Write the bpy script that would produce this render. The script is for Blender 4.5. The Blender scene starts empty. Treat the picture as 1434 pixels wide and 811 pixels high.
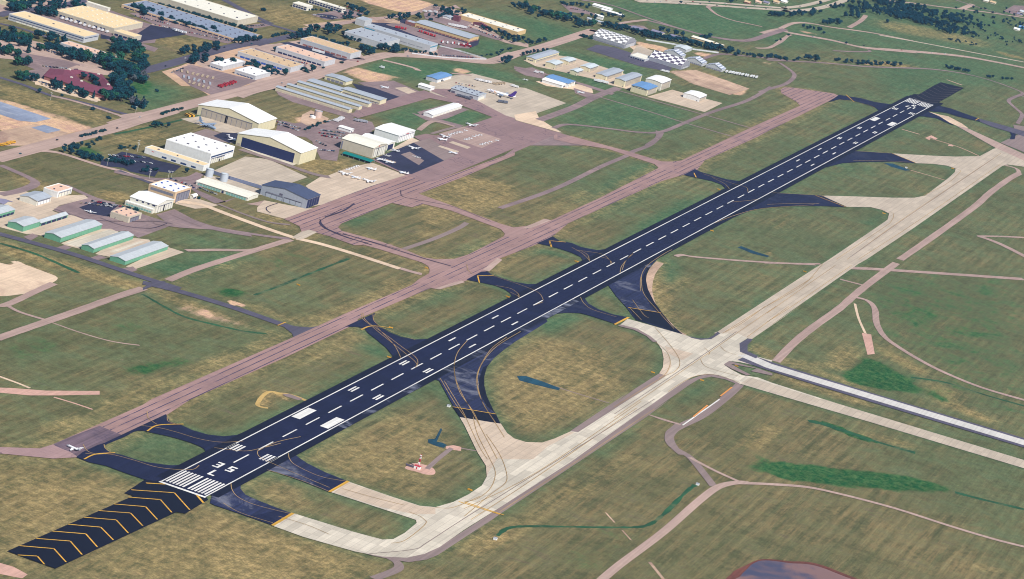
import bpy, bmesh, math, random
import numpy as np
from mathutils import Vector, Matrix
from mathutils.geometry import tessellate_polygon
S = bpy.context.scene
random.seed(7)
R_ = math.radians
# ------------------------------------------------------------------ camera
CAM = np.array([-2724.4, -1006.7, 959.1]); HD, DP, RL = 15.431, 13.668, 13.969; FOC = 4702.95
_h, _t, _r = map(math.radians, (HD, DP, RL))
fw = np.array([math.cos(_h)*math.cos(_t), math.sin(_h)*math.cos(_t), -math.sin(_t)])
rt = np.array([math.sin(_h), -math.cos(_h), 0.0]); up = np.cross(rt, fw)
rt, up = math.cos(_r)*rt+math.sin(_r)*up, -math.sin(_r)*rt+math.cos(_r)*up
cd = bpy.data.cameras.new('camera'); cam = bpy.data.objects.new('camera', cd); S.collection.objects.link(cam)
cam.matrix_world = Matrix([[rt[0], up[0], -fw[0], CAM[0]], [rt[1], up[1], -fw[1], CAM[1]], [rt[2], up[2], -fw[2], CAM[2]], [0, 0, 0, 1]])
cd.sensor_width = 36; cd.lens = 36*FOC/1434; cd.clip_start = 5; cd.clip_end = 120000
S.camera = cam
# ------------------------------------------------------------------ light
SUN_EL = 45.0; SUN_AZ = (-0.56, -0.83)          # horizontal direction towards the sun
w = bpy.data.worlds.new('World'); S.world = w; w.use_nodes = True
nt = w.node_tree; bg = nt.nodes['Background']; sky = nt.nodes.new('ShaderNodeTexSky'); sky.sky_type = 'NISHITA'
sky.sun_disc = False; sky.sun_elevation = R_(SUN_EL); sky.sun_rotation = math.atan2(SUN_AZ[0], SUN_AZ[1]); sky.altitude = 1800
nt.links.new(sky.outputs[0], bg.inputs[0]); bg.inputs[1].default_value = 0.085
sl = bpy.data.lights.new('sun', 'SUN'); sl.energy = 4.9; sl.angle = R_(0.5); sl.color = (1.0, 0.95, 0.88)
so = bpy.data.objects.new('sun', sl); S.collection.objects.link(so)
_n = math.hypot(*SUN_AZ); ce = math.cos(R_(SUN_EL))
dv = Vector((SUN_AZ[0]/_n*ce, SUN_AZ[1]/_n*ce, math.sin(R_(SUN_EL))))
so.rotation_euler = dv.to_track_quat('Z', 'Y').to_euler(); so.location = (1500, 300, 1500)
S.view_settings.view_transform = 'Standard'; S.view_settings.look = 'None'; S.view_settings.gamma = 1
S.view_settings.exposure = 0.27
S.render.engine = 'CYCLES'; S.cycles.pixel_filter_type = 'BLACKMAN_HARRIS'; S.cycles.filter_width = 1.05; S.cycles.volume_bounces = 0
# ------------------------------------------------------------------ survey: a reading off the survey sheets -> a point on the ground
TL = {}
for l in '''A 0 0 3.975|B 360 0 3.975|C 720 0 3.975|D 1074 0 3.975|E 0 200 3.975|F 360 140 3.975|G 160 100 3.975|H 0 560 3.2306|I 0 400 3.585|J 300 560 3.23|K 650 560 3.23|L 1034 560 3.23|M 720 360 3.975|N 400 400 3.975|O 700 180 3.975|P 1054 180 3.621|Q 200 280 3.975|R 480 260 3.975|S 1074 370 3.975|T 1074 160 3.975|U 860 430 3.975|V 520 440 3.975|W 780 280 3.975|X 0 90 5.9625|a 0 0 7.17|b 180 0 7.17|c 360 0 7.17|d 540 0 7.17|e 720 0 7.17|f 900 0 7.17|g 1080 0 7.17|h 1234 0 7.17|i 200 140 8.9625|j 460 150 8.9625|k 350 230 8.9625|l 820 20 8.9625|m 140 240 8.9625|n 540 600 8.9625|o 1180 100 8.9625|p 600 90 8.9625|z 0 0 1'''.split('|'):
    k, a, b, c = l.split(); TL[k] = (float(a), float(b), float(c))
def ray(u, v, z=0.0):
    d = fw*FOC+rt*(u-717)-up*(v-405.5); t = (z-CAM[2])/d[2]; return CAM+d*t
def proj(X):
    d = np.asarray(X, float)-CAM; q = d@fw; return np.array([717+FOC*(d@rt)/q, 405.5-FOC*(d@up)/q])
def px(t, x, y):
    a, b, s = TL[t]; return a+x/s, b+y/s
def g(t, x, y, z=0.0): return ray(*px(t, x, y), z)
def pts(s, z=0.0):
    out = []; t = None
    for tok in s.split():
        if tok[0].isalpha() : t = tok[0]; tok = tok[1:]
        if not tok: continue
        x, y = tok.split(','); p = g(t, float(x), float(y), z); out.append((p[0], p[1]))
    return out
# ------------------------------------------------------------------ materials
def lin(c):
    return tuple(((v/255)/12.92 if v/255 <= .04045 else ((v/255+.055)/1.055)**2.4) for v in c)
MATS = {}
class NT:
    def __init__(s, name, rough=0.9):
        s.m = bpy.data.materials.new(name); s.m.use_nodes = True; s.t = s.m.node_tree; s.b = s.t.nodes['Principled BSDF']
        s.b.inputs['Roughness'].default_value = rough; s.b.inputs['Specular IOR Level'].default_value = 0.25
        s.geo = s.t.nodes.new('ShaderNodeNewGeometry')
    def n(s, ty, **kw):
        x = s.t.nodes.new(ty)
        for k, v in kw.items(): setattr(x, k, v)
        return x
    def lk(s, a, b): s.t.links.new(a, b)
    def mapping(s, scale, src=None, rot=0):
        m = s.n('ShaderNodeMapping'); m.inputs['Scale'].default_value = scale; m.inputs['Rotation'].default_value = (0, 0, rot)
        s.lk(src or s.geo.outputs['Position'], m.inputs['Vector']); return m.outputs[0]
    def noise(s, scale, detail=4, rough=.6, dist=0, src=None, rot=0):
        x = s.n('ShaderNodeTexNoise'); x.inputs['Scale'].default_value = 1; x.inputs['Detail'].default_value = detail
        x.inputs['Roughness'].default_value = rough; x.inputs['Distortion'].default_value = dist
        sc = scale if isinstance(scale, tuple) else (scale,)*3
        s.lk(s.mapping(sc, src, rot), x.inputs['Vector']); return x.outputs['Fac']
    def math(s, op, a, b=None, c=None, clamp=False):
        x = s.n('ShaderNodeMath', operation=op); x.use_clamp = clamp
        for i, v in enumerate((a, b, c)):
            if v is None: continue
            if isinstance(v, (int, float)): x.inputs[i].default_value = v
            else: s.lk(v, x.inputs[i])
        return x.outputs[0]
    def ramp(s, v, lo, hi, a=0., b=1.):
        x = s.n('ShaderNodeMapRange'); x.interpolation_type = 'SMOOTHSTEP'
        for i, q in enumerate((None, lo, hi, a, b)):
            if q is not None: x.inputs[i].default_value = q
        s.lk(v, x.inputs[0]); return x.outputs[0]
    def mix(s, f, a, b, bt='MIX'):
        x = s.n('ShaderNodeMix', data_type='RGBA', blend_type=bt)
        for i, v in ((0, f), (6, a), (7, b)):
            if isinstance(v, (int, float)): x.inputs[i].default_value = v
            elif isinstance(v, tuple): x.inputs[i].default_value = (*v, 1)
            else: s.lk(v, x.inputs[i])
        return x.outputs[2]
    def scale_col(s, col, f):
        x = s.n('ShaderNodeVectorMath', operation='SCALE')
        if isinstance(col, tuple): x.inputs[0].default_value = col
        else: s.lk(col, x.inputs[0])
        s.lk(f, x.inputs['Scale']); return x.outputs[0]
    def out(s, col): s.lk(col, s.b.inputs['Base Color']); MATS[s.m.name] = s.m; return s.m
K = 0.86
def C(*c): return tuple(v*K for v in lin(c))
# pavement: large blotches, streaks along x, fine grain
def pavement(name, col, amt=.25, streak=.2, rough=.9, slab=0., crack=0., sdir='x', tint=None, tamt=0., lines=0.):
    s = NT(name, rough)
    f = s.ramp(s.noise(.012, 5, .65), .3, .7, 1-amt, 1+amt)
    st = s.noise((.004, .35, 1) if sdir == 'x' else (.35, .004, 1), 4, .6)
    f = s.math('MULTIPLY', f, s.ramp(st, .3, .7, 1-streak, 1+streak))
    f = s.math('MULTIPLY', f, s.ramp(s.noise(.25, 4, .7), .25, .75, 1-amt*.5, 1+amt*.5))
    c = s.scale_col(C(*col), f)
    if tint: c = s.mix(s.math('MULTIPLY', s.ramp(s.noise(.02, 5, .7, .6), .5, .68), tamt), c, C(*tint))
    if slab:
        fl = s.n('ShaderNodeVectorMath', operation='FLOOR'); s.lk(s.mapping((1/30, 1/7.6, 1)), fl.inputs[0])
        wn = s.n('ShaderNodeTexWhiteNoise', noise_dimensions='2D'); s.lk(fl.outputs[0], wn.inputs['Vector'])
        c = s.scale_col(c, s.ramp(wn.outputs['Value'], 0, 1, 1-slab, 1+slab))
        br = s.n('ShaderNodeTexBrick'); br.offset = 0; br.inputs['Scale'].default_value = 1
        br.inputs['Brick Width'].default_value = 15; br.inputs['Row Height'].default_value = 7.6; br.inputs['Mortar Size'].default_value = .35
        s.lk(s.mapping((1, 1, 0)), br.inputs['Vector'])
        c = s.mix(s.math('MULTIPLY', br.outputs['Fac'], .22), c, C(90, 80, 85))
    if lines:
        sep = s.n('ShaderNodeSeparateXYZ'); s.lk(s.geo.outputs['Position'], sep.inputs[0])
        yy = s.math('ADD', sep.outputs[1], s.math('MULTIPLY', s.noise(.02, 2), 1.2))
        fr = s.math('FRACT', s.math('DIVIDE', yy, 8.4))
        ln = s.math('LESS_THAN', fr, .15)
        br_ = s.ramp(s.noise((.012, .12, 1), 5, .8), .38, .56)
        c = s.mix(s.math('MULTIPLY', s.math('MULTIPLY', ln, br_), lines), c, C(70, 62, 88))
    if crack:
        v = s.n('ShaderNodeTexVoronoi', feature='DISTANCE_TO_EDGE'); v.inputs['Scale'].default_value = 1
        wv = s.n('ShaderNodeVectorMath', operation='ADD'); s.lk(s.mapping((.045, .028, 1)), wv.inputs[0])
        nz = s.n('ShaderNodeTexNoise'); nz.inputs['Scale'].default_value = .05; s.lk(s.geo.outputs['Position'], nz.inputs['Vector']); s.lk(nz.outputs['Color'], wv.inputs[1])
        s.lk(wv.outputs[0], v.inputs['Vector'])
        m_ = s.math('MULTIPLY', s.ramp(v.outputs['Distance'], .012, .035, 1, 0), s.ramp(s.noise(.015, 3), .45, .6))
        c = s.mix(s.math('MULTIPLY', m_, crack), c, C(60, 52, 75))
    return s.out(c)
pavement('runway_asphalt', (17, 22, 56), .12, .14, .8, tint=(30, 36, 74), tamt=.4)
pavement('shoulder_asphalt', (7, 11, 38), .12, .10, .8)
pavement('blast_asphalt', (4, 8, 32), .10, .05, .75, tint=(14, 18, 36), tamt=.3)
pavement('connector_asphalt', (22, 28, 60), .14, .16, .85, tint=(54, 58, 80), tamt=.4)
pavement('worn_asphalt', (36, 42, 74), .2, .3, .9, tint=(128, 130, 144), tamt=.75)
pavement('dark_road', (88, 84, 100), .10, .15, .9)
pavement('pink_asphalt', (166, 136, 134), .10, .10, .9, crack=.5)
pavement('pink_lined', (163, 131, 125), .11, .12, .9, lines=1.0, tint=(130, 106, 112), tamt=.5)
pavement('lot_tan', (186, 160, 146), .14, .1, .9, tint=(150, 128, 128), tamt=.7)
pavement('yard_tan', (204, 168, 138), .14, .1, .9, tint=(176, 150, 146), tamt=.6)
pavement('worn_shoulder', (20, 24, 48), .2, .5, .9, tint=(128, 132, 150), tamt=.8)
pavement('pink_plain', (163, 132, 126), .09, .1, .9, tint=(134, 108, 114), tamt=.4)
pavement('apron_asphalt', (148, 121, 120), .08, .06, .9, crack=.5, tint=(128, 106, 112), tamt=.4)
pavement('road_pink', (182, 156, 144), .10, .12, .9)
pavement('path_pink', (174, 148, 138), .12, .12, .95)
pavement('shoulder_pink', (142, 124, 120), .07, .1, .9)
pavement('lot_asphalt', (138, 118, 118), .16, .1, .9, tint=(170, 145, 140), tamt=.6)
pavement('lot_dark', (46, 48, 72), .25, .1, .9)
pavement('tan_concrete', (204, 184, 162), .07, .06, .9, slab=.06)
pavement('old_concrete', (194, 179, 160), .07, .06, .9, slab=.07)
pavement('light_concrete', (208, 198, 180), .07, .07, .85, slab=.12, tint=(186, 174, 158), tamt=.4)
pavement('white_concrete', (208, 204, 198), .06, .1, .85)
pavement('slab_blue', (140, 150, 172), .15, .1, .85, tint=(175, 180, 190), tamt=.6)
pavement('sand', (222, 196, 168), .12, .1, 1, tint=(190, 160, 140), tamt=.6)
pavement('dirt', (196, 166, 142), .2, .12, 1, tint=(150, 120, 108), tamt=.85)
pavement('dirt_pink', (204, 162, 146), .14, .1, 1)
pavement('yellow_soil', (196, 164, 100), .15, .1, 1, tint=(170, 146, 96), tamt=.5)
pavement('geotextile', (24, 66, 84), .3, .2, 1)
pavement('ditch_green', (36, 84, 54), .3, .2, 1, tint=(98, 110, 76), tamt=.95)
pavement('yellow_paint', (214, 164, 60), .12, .2, .85, tint=(140, 112, 60), tamt=.4)
pavement('faded_yellow', (168, 138, 92), .15, .2, .8)
pavement('white_paint', (230, 228, 222), .06, .14, .85, tint=(150, 150, 160), tamt=.35)
pavement('rubbered', (112, 94, 104), .14, .3, .9, tint=(60, 56, 78), tamt=.7)
pavement('joint', (136, 122, 116), .1, .1, .8)
pavement('tar', (62, 54, 76), .1, .1, .8)
pavement('red_algae', (112, 66, 56), .25, .1, .9)
def plain(name, col, rough=.7, amt=.08, metal=0, sc=.2, ribs=None):
    s = NT(name, rough); s.b.inputs['Metallic'].default_value = metal
    tc = s.n('ShaderNodeTexCoord'); o = tc.outputs['Object']
    f = s.ramp(s.noise(sc, 4, .65, src=o), .3, .7, 1-amt, 1+amt)
    f = s.math('MULTIPLY', f, s.ramp(s.noise((sc*2, sc*2, sc*.3), 3, .6, src=o), .3, .7, 1-amt*.5, 1+amt*.5))
    if ribs:
        sp = s.n('ShaderNodeSeparateXYZ'); s.lk(o, sp.inputs[0])
        q = s.math('FRACT', s.math('DIVIDE', sp.outputs['XYZ'.index(ribs[0])], ribs[1]))
        f = s.math('MULTIPLY', f, s.ramp(q, 0, .14, ribs[2], 1))
    return s.out(s.scale_col(C(*col), f))
for nm, c in dict(cream=(226, 216, 182), ivory=(230, 226, 212), white=(240, 240, 238), tan_wall=(222, 192, 158), tan_grey=(196, 184, 164),
        grey_wall=(168, 174, 186), dark_steel=(62, 74, 112), green_wall=(112, 170, 140), yellow_wall=(222, 190, 140), pale_grey=(198, 200, 204),
        brick=(150, 100, 96), maroon_wall=(120, 72, 84), blue_wall=(60, 140, 170), buff=(206, 196, 176)).items():
    plain(nm, c, .75, .05, ribs=('X', 6.1, .86)); 
for nm, c in dict(roof_white=(246, 246, 244), roof_ivory=(238, 234, 218), roof_steel=(172, 180, 190), roof_bluegrey=(140, 152, 172), roof_blue=(110, 152, 200), roof_slate=(74, 84, 112),
        roof_tan=(240, 214, 168), roof_pink=(232, 194, 170), roof_orange=(214, 184, 146), roof_maroon=(122, 66, 84), roof_grey=(172, 178, 186), roof_pale=(205, 214, 218),
        roof_green=(188, 194, 198), shade_green=(0, 120, 116)).items():
    plain(nm, c, .85, .06, ribs=('X', 3.0, .93))
for nm, c in dict(door_dark=(36, 44, 84), door_grey=(128, 128, 142), door_tan=(172, 162, 148), door_teal=(128, 176, 168), glass_dark=(34, 62, 108), vent=(96, 92, 108),
        vent_blue=(50, 88, 170), red=(196, 60, 74), trim=(222, 214, 196), yellow=(226, 164, 50), orange=(226, 150, 74), trunk=(84, 70, 60), rubber=(26, 26, 30),
        plane_white=(240, 240, 242), plane_grey=(140, 158, 182), purple=(74, 50, 130), prop=(40, 40, 46), steel=(170, 174, 184), aqua=(60, 180, 200),
        tank=(188, 196, 206), tank_tan=(206, 180, 168), stripe_grey=(150, 152, 162), slate_home=(140, 136, 160), concrete_wall=(120, 128, 156), tire=(24, 24, 28)).items():
    plain(nm, c, .6, .05)
CARC = dict(white=(232, 232, 234), silver=(170, 174, 184), black=(34, 36, 48), blue=(48, 66, 120), red=(176, 42, 52), grey=(98, 102, 116), teal=(40, 96, 110), tan=(186, 166, 140), yellow=(232, 172, 44))
for k, c in CARC.items(): plain('paint_'+k, c, .35, .02)
plain('car_glass', (30, 38, 56), .15, .0)
def foliage(name, a, b, c3):
    s = NT(name, .95); s.b.inputs['Specular IOR Level'].default_value = .1
    tc = s.n('ShaderNodeTexCoord'); oi = s.n('ShaderNodeObjectInfo')
    n1 = s.noise(.55, 3, .7, src=tc.outputs['Object'])
    c = s.mix(s.ramp(n1, .35, .68), C(*a), C(*b))
    c = s.mix(s.math('MULTIPLY', oi.outputs['Random'], .45), c, C(*c3))
    return s.out(c)
foliage('leaf_dark', (12, 52, 66), (26, 84, 78), (20, 60, 88))
foliage('leaf_green', (20, 70, 64), (48, 104, 78), (34, 84, 60))
foliage('leaf_dusty', (70, 84, 92), (100, 110, 108), (90, 80, 96))
# checkered roofs
def checker(name, a, b, sx, sy, off=0):
    s = NT(name, .6); tc = s.n('ShaderNodeTexCoord'); ck = s.n('ShaderNodeTexChecker'); ck.inputs['Scale'].default_value = 1
    ck.inputs['Color1'].default_value = (*C(*a), 1); ck.inputs['Color2'].default_value = (*C(*b), 1)
    m = s.n('ShaderNodeMapping'); m.inputs['Scale'].default_value = (1/sx, 1/sy, 0); m.inputs['Location'].default_value = (off, .01, .5)
    s.lk(tc.outputs['Object'], m.inputs['Vector']); s.lk(m.outputs[0], ck.inputs['Vector'])
    f = s.ramp(s.noise(.2, 4, .65, src=tc.outputs['Object']), .3, .7, .94, 1.06)
    return s.out(s.scale_col(ck.outputs['Color'], f))
checker('checker_grey', (240, 240, 240), (128, 128, 132), 7, 7)
checker('checker_brown', (244, 244, 244), (92, 84, 104), 8, 7.5)
checker('stripe_roof', (214, 218, 226), (150, 158, 176), 600, 2.6)
# water of the pond
s = NT('pond_water', .3); s.b.inputs['Specular IOR Level'].default_value = .3
s.out(s.mix(s.ramp(s.noise(.012, 4, .6, .5), .42, .62), C(138, 102, 92), C(72, 68, 90)))
# ------------------------------------------------------------------ ground sheet
def link(o): S.collection.objects.link(o); return o
def mesh_obj(name, verts, faces, mat=None):
    me = bpy.data.meshes.new(name); me.from_pydata([tuple(v) for v in verts], [], faces); me.update()
    if mat: me.materials.append(MATS[mat])
    return link(bpy.data.objects.new(name, me))
def structure(o): o['kind'] = 'structure'; return o
STEP = 7.0
xs = np.arange(-560, 5900, STEP); ys = np.arange(-1050, 1500, STEP)
ext = [20, 60, 140, 300, 700, 1500, 3500, 8000, 20000, 45000]
XX = np.concatenate([[xs[0]-e for e in ext[::-1]], xs, [xs[-1]+e for e in ext]])
YY = np.concatenate([[ys[0]-e for e in ext[::-1]], ys, [ys[-1]+e for e in ext]])
gx, gy = np.meshgrid(XX, YY, indexing='ij')
def inside(poly):
    m = np.zeros(gx.shape, bool); n = len(poly)
    P_ = np.array(poly); i0 = max(np.searchsorted(XX, P_[:, 0].min())-1, 0); i1 = np.searchsorted(XX, P_[:, 0].max())+1
    j0 = max(np.searchsorted(YY, P_[:, 1].min())-1, 0); j1 = np.searchsorted(YY, P_[:, 1].max())+1
    ax = gx[i0:i1, j0:j1]; ay = gy[i0:i1, j0:j1]; mm = np.zeros(ax.shape, bool)
    for k in range(n):
        x1, y1 = poly[k]; x2, y2 = poly[(k+1) % n]
        if y1 == y2: continue
        c = ((y1 > ay) != (y2 > ay)) & (ax < (x2-x1)*(ay-y1)/(y2-y1)+x1)
        mm ^= c
    m[i0:i1, j0:j1] = mm
    return m
def blur(a, r):
    r = int(round(r))
    if r < 1: return a
    for ax in (0, 1):
        for _ in range(2):
            c = np.cumsum(np.concatenate([np.repeat(a.take([0], ax), r+1, ax), a, np.repeat(a.take([-1], ax), r, ax)], ax), ax)
            n = a.shape[ax]
            a = (c.take(range(2*r+1, 2*r+1+n), ax)-c.take(range(0, n), ax))/(2*r+1)
    return a
CH = {k: np.zeros(gx.shape) for k in ('pg', 'pt', 'pd', 'pk')}
def patch(ch, amt, soft, s):
    m = blur(inside(pts(s)).astype(float), .6*soft/STEP); CH[ch] = CH[ch]*(1-m)+m*amt if amt >= 0 else CH[ch]*(1+m*amt)
PATCH = [l.split('|') for l in '''pg|.34|90|z1434,811 1000,470 900,330 760,280 560,100 800,-40 1500,-60 1500,900
pg|.25|60|z-20,250 250,330 560,400 300,560 -20,560
pg|.25|60|z-20,440 330,440 500,470 120,640 -20,680
pk|.30|80|z1200,380 1460,380 1460,600 1300,560 1200,470
pk|.35|40|S640,180 900,180 1200,330 1250,400 900,400 660,300
pk|.25|40|K300,800 500,560 800,520 900,640 640,811
pt|.55|50|z-20,640 230,680 30,790 -20,811
pt|.6|50|z60,811 300,700 480,770 560,811
pt|.5|40|H0,640 560,470 600,440 200,560 0,640
pt|.85|10|H0,200 230,232 0,222
pt|.75|12|I200,780 500,640 900,480 1434,280 1434,245 900,440 400,650 100,800
pt|.55|16|N0,440 330,290 420,260 440,285 0,480
pt|.5|30|J140,380 300,340 420,470 300,520 150,450
pt|.45|40|J400,240 700,120 900,250 980,440 700,380 420,280
pt|.5|12|J780,90 850,120 780,230
pt|.7|10|K0,650 300,520 740,240 760,255 300,560 0,740
pt|.5|25|V700,300 900,120 1300,200 1400,420 900,660 720,560
pt|.7|8|M0,590 120,570 200,560 260,540 60,620
pt|.6|6|M700,640 720,560 760,600
pd|.75|7|M800,40 830,30 790,140 850,330 900,400 920,430 870,380 800,250 760,150
pt|.95|6|M745,150 790,60 820,20 835,30 790,120 810,230 850,330 900,400 940,432 900,430 850,360 780,250
pt|.8|6|M820,230 870,180 990,100 980,120 880,200 840,245
pt|.6|6|M1180,360 1300,270 1220,340
pt|.8|7|W480,500 540,370 570,375 550,450 590,560 660,700 740,750 640,720 560,620
pt|.75|8|O240,445 500,345 440,385 200,478
pt|.55|14|F930,810 900,560 1100,400 1431,480 1431,560 1200,640 1000,700
pt|.6|10|E0,150 200,260 600,310 700,330 640,270 500,300 300,240
pt|.8|10|E0,540 100,580 760,780 900,811 700,811 440,730 0,610
pt|.7|8|Q40,490 200,540 700,740 840,740 830,760 560,690 200,590
pd|.35|10|Q180,530 420,620 660,700 600,720 300,660 160,600
pt|.7|8|Q180,470 400,520 760,660 900,690 960,700 1431,500 1431,440 1000,640 860,670 700,620 470,540
pt|.7|6|Q130,470 560,360 840,232 820,225 540,350 120,450
pd|.7|5|Q290,615 370,620 380,640 340,645
pd|.7|5|Q470,560 560,570 560,590 500,590
pk|.9|7|Q380,520 480,485 610,515 560,530 450,548
pk|.85|10|I520,470 700,400 880,370 1010,385 880,400 740,440 600,460
pd|.35|14|I480,400 620,350 760,300 740,380 560,420
pk|.35|16|I0,290 300,240 480,260 300,330 60,380
pk|.35|16|I480,200 700,180 760,240 560,250
pk|.35|16|I860,200 920,170 940,230 880,260
pk|1|6|L110,300 180,285 560,320 760,350 900,380 980,415 760,410 440,385 180,355
pk|1|6|L40,310 100,250 130,270 90,330
pk|.9|4|L340,95 400,100 660,200 560,185
pt|.6|12|L0,210 130,110 200,130 60,230
pt|.6|7|L520,140 660,160 860,230 700,200
pt|.8|6|L960,0 1160,95 1110,100 940,20
pt|.55|8|L960,720 1292,790 1100,770
pk|.5|14|L600,690 700,690 680,720
pk|1|10|S440,600 560,520 620,545 740,620 850,700 760,708 600,690 520,670 440,650
pk|.7|16|S860,680 980,740 990,790 900,720
pt|.7|8|S90,540 440,590 500,450 380,480 350,570 120,530
pt|.8|8|S600,440 740,510 920,610 840,610 680,520
pd|.5|10|S1040,730 1110,745 1060,760
pt|.5|16|S880,640 1100,720 1000,811 900,720
pt|.45|10|U740,240 900,300 1431,470 1431,440 940,290 780,190
pt|.85|6|U870,380 1431,560 1431,540 1000,395
pt|.6|8|U960,300 1300,340 1380,250 1250,330
pt|.5|14|U760,750 880,660 860,690 780,790
pt|.5|12|T20,640 150,560 230,610 160,570 60,640
pt|.6|5|W1160,300 1210,290 1200,310
pt|.8|4|T0,780 40,765 30,785
pg|.95|10|U640,660 240,600 520,390 590,405 380,540 200,600
pg|.95|6|K300,500 600,230 810,70 870,50 700,210 480,330
pt|.45|30|V100,560 300,540 420,700 300,811 100,811
pg|.9|8|J1010,480 1180,400 1230,330 1200,400 1100,455
pk|.6|6|J1040,470 1180,405 1150,430
pg|.9|10|J430,400 480,440 470,480 430,460
pg|1|8|M820,60 900,0 920,60 860,160 820,100
pg|.95|10|M120,350 300,310 400,340 240,420 130,440
pg|1|6|M480,180 530,170 660,340 560,260
pg|1|8|N400,330 560,330 600,400 500,410
pk|.5|8|N390,310 460,320 580,400 500,360
pg|.9|8|N500,210 1100,20 1200,20 800,80 560,160
pg|.9|10|N900,300 1240,110 1280,60 1260,130 1000,260
pg|.9|10|R880,400 1080,340 1230,370 1330,430 1100,380
pg|1|10|R680,350 900,270 800,360 640,410 560,400
pg|1|8|R0,200 280,105 300,120 60,240
pg|1|8|R480,590 740,540 640,590 500,640
pg|1|12|O400,530 620,470 1000,280 900,300
pg|1|14|O620,660 1200,380 1250,330 1000,440
pg|.9|10|O860,170 900,220 400,440 700,220
pk|.5|8|O950,160 1080,95 1060,110 960,160
pk|.35|14|O300,80 400,70 390,150 320,165
pg|.8|20|W560,390 620,330 600,480 560,460
pg|1|16|W120,270 300,240 700,0 820,0 500,200
pg|1|8|W1100,580 1431,390 1431,440 1150,600
pg|1|20|T160,390 500,280 640,290 400,340
pg|1|10|T0,400 600,30 600,60 100,340
pg|.9|20|T780,40 900,60 780,110 560,190
pg|.9|12|T520,600 620,550 660,570 600,630
pg|.8|50|z1000,180 1240,130 1200,60 1100,70 900,0 1434,0 1434,120
pg|1|40|C160,700 560,500 1000,640 900,740 300,710
pg|1|40|C0,300 500,520 800,400 600,340 200,270
pg|1|50|C400,0 1100,0 1431,50 1200,240 800,140
pg|1|40|C0,80 400,180 200,250 100,200
pg|1|50|d480,80 1434,150 1434,300 1400,260 800,120
pg|1|30|d860,360 1300,460 1000,590 780,500
pg|1|30|d0,600 900,640 1434,790 1434,811 0,811
pg|1|20|F650,230 1000,120 960,130 760,310 640,260
pg|1|16|F1060,40 1320,90 1150,150 980,110
pg|1|20|B650,645 1000,550 960,680 860,730
pg|.7|30|E1100,470 1431,540 1300,620 940,660
pg|1|20|E1140,620 1431,620 1000,770 800,690
pk|.4|20|Q560,360 900,260 1000,320 640,440
pg|1|30|A700,420 1100,520 1000,580 800,630 700,520
pk|.7|10|A720,420 860,460 800,540 720,500
pt|.55|20|A0,450 300,560 660,650 560,700 300,620 0,540
pt|.45|20|A600,780 800,700 940,740 900,811 600,811
pt|.7|20|A800,210 940,190 940,240 850,240
pt|.5|20|A900,210 1190,230 1000,300
pt|.6|30|c60,120 400,60 700,210 500,290 250,250
pt|.5|14|F0,330 200,370 300,330 480,340 520,390 300,420
pt|.6|12|F240,340 500,330 520,380 380,420
pt|.5|16|F0,620 150,660 240,740 100,700 0,660
pg|.9|12|F200,470 360,420 300,470
pd|.9|8|B250,640 330,620 380,680 260,700 200,660
pt|.8|20|B200,650 250,620 280,700 160,680
pd|1|12|c1020,0 1434,0 1434,110 1250,70
pd|1|12|d0,0 350,0 520,60 300,130 100,110 0,80
pg|.9|10|d160,60 220,45 330,70 280,95 180,85
pd|.6|10|B460,400 560,370 760,450 640,470
pd|.7|8|B540,380 860,440 640,430
pg|1|14|B560,390 700,340 880,400 760,430
pd|.8|10|B1090,380 1170,380 1180,410 1110,415
pd|1|14|X0,290 100,310 420,430 730,520 830,525 360,620 200,670 0,560
pd|.5|6|X0,300 600,450 730,530 500,470 0,330
pd|.9|10|E0,690 100,670 320,760 200,811 0,811
pt|.9|10|E70,660 180,690 320,750 260,750
pd|1|12|C870,400 1010,390 1310,495 1240,530 1000,470
pt|1|12|C880,400 1120,410 1090,470 960,440
pd|.9|10|C680,230 880,270 840,290 700,260
pd|.9|10|C980,290 1130,300 1060,320
pd|.8|8|C1300,340 1431,360 1431,350
pd|.7|8|D500,350 570,345 590,370
pt|1|6|D280,345 400,352 400,360 290,352
pt|1|6|D500,350 640,340 860,375 620,372
pt|.8|8|h1150,510 1434,580 1434,600 1250,560
pt|.5|30|h0,200 500,290 1050,410 1060,470 600,400 0,290
pd|.6|6|D170,165 320,195 220,190
pt|.6|7|D1090,590 1190,570 1100,585
pk|.5|10|D200,405 480,460 300,440
pt|.5|8|f300,130 360,150 320,155
pk|.8|14|X640,700 820,720 780,760 640,760
pk|.6|10|E430,20 560,30 500,80 420,70
pk|.5|20|E700,190 830,230 800,260 740,240
pt|.9|10|m0,280 250,250 380,320 230,380 60,330
pt|.5|8|Q640,60 780,110 700,100
pt|.9|6|N80,430 170,370 180,380 90,445
pt|1|5|I1290,600 1340,530 1420,545 1434,570 1370,545 1330,610
pd|.7|7|J410,230 450,200 460,210
pt|.7|8|H470,205 640,140 500,200
pt|.8|6|H500,235 560,240 540,245
pt|.6|8|J850,740 1000,700 1292,540 1292,600 960,730
pt|.6|14|J0,560 260,590 520,680 620,811 0,811
pg|.8|8|J200,330 260,320 440,395 420,410
pg|.9|8|J600,360 660,380 640,390
pk|.4|7|J360,500 430,455 440,470 380,510
pt|.9|5|K140,620 250,600 0,720'''.split('\n')]
for c_, a_, s_, p_ in PATCH: patch(c_, float(a_), float(s_), p_)
nx, ny = gx.shape
verts = np.stack([gx.ravel(), gy.ravel(), np.zeros(gx.size)], 1)
idx = np.arange(nx*ny).reshape(nx, ny)
quads = np.stack([idx[:-1, :-1], idx[1:, :-1], idx[1:, 1:], idx[:-1, 1:]], -1).reshape(-1, 4)
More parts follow.
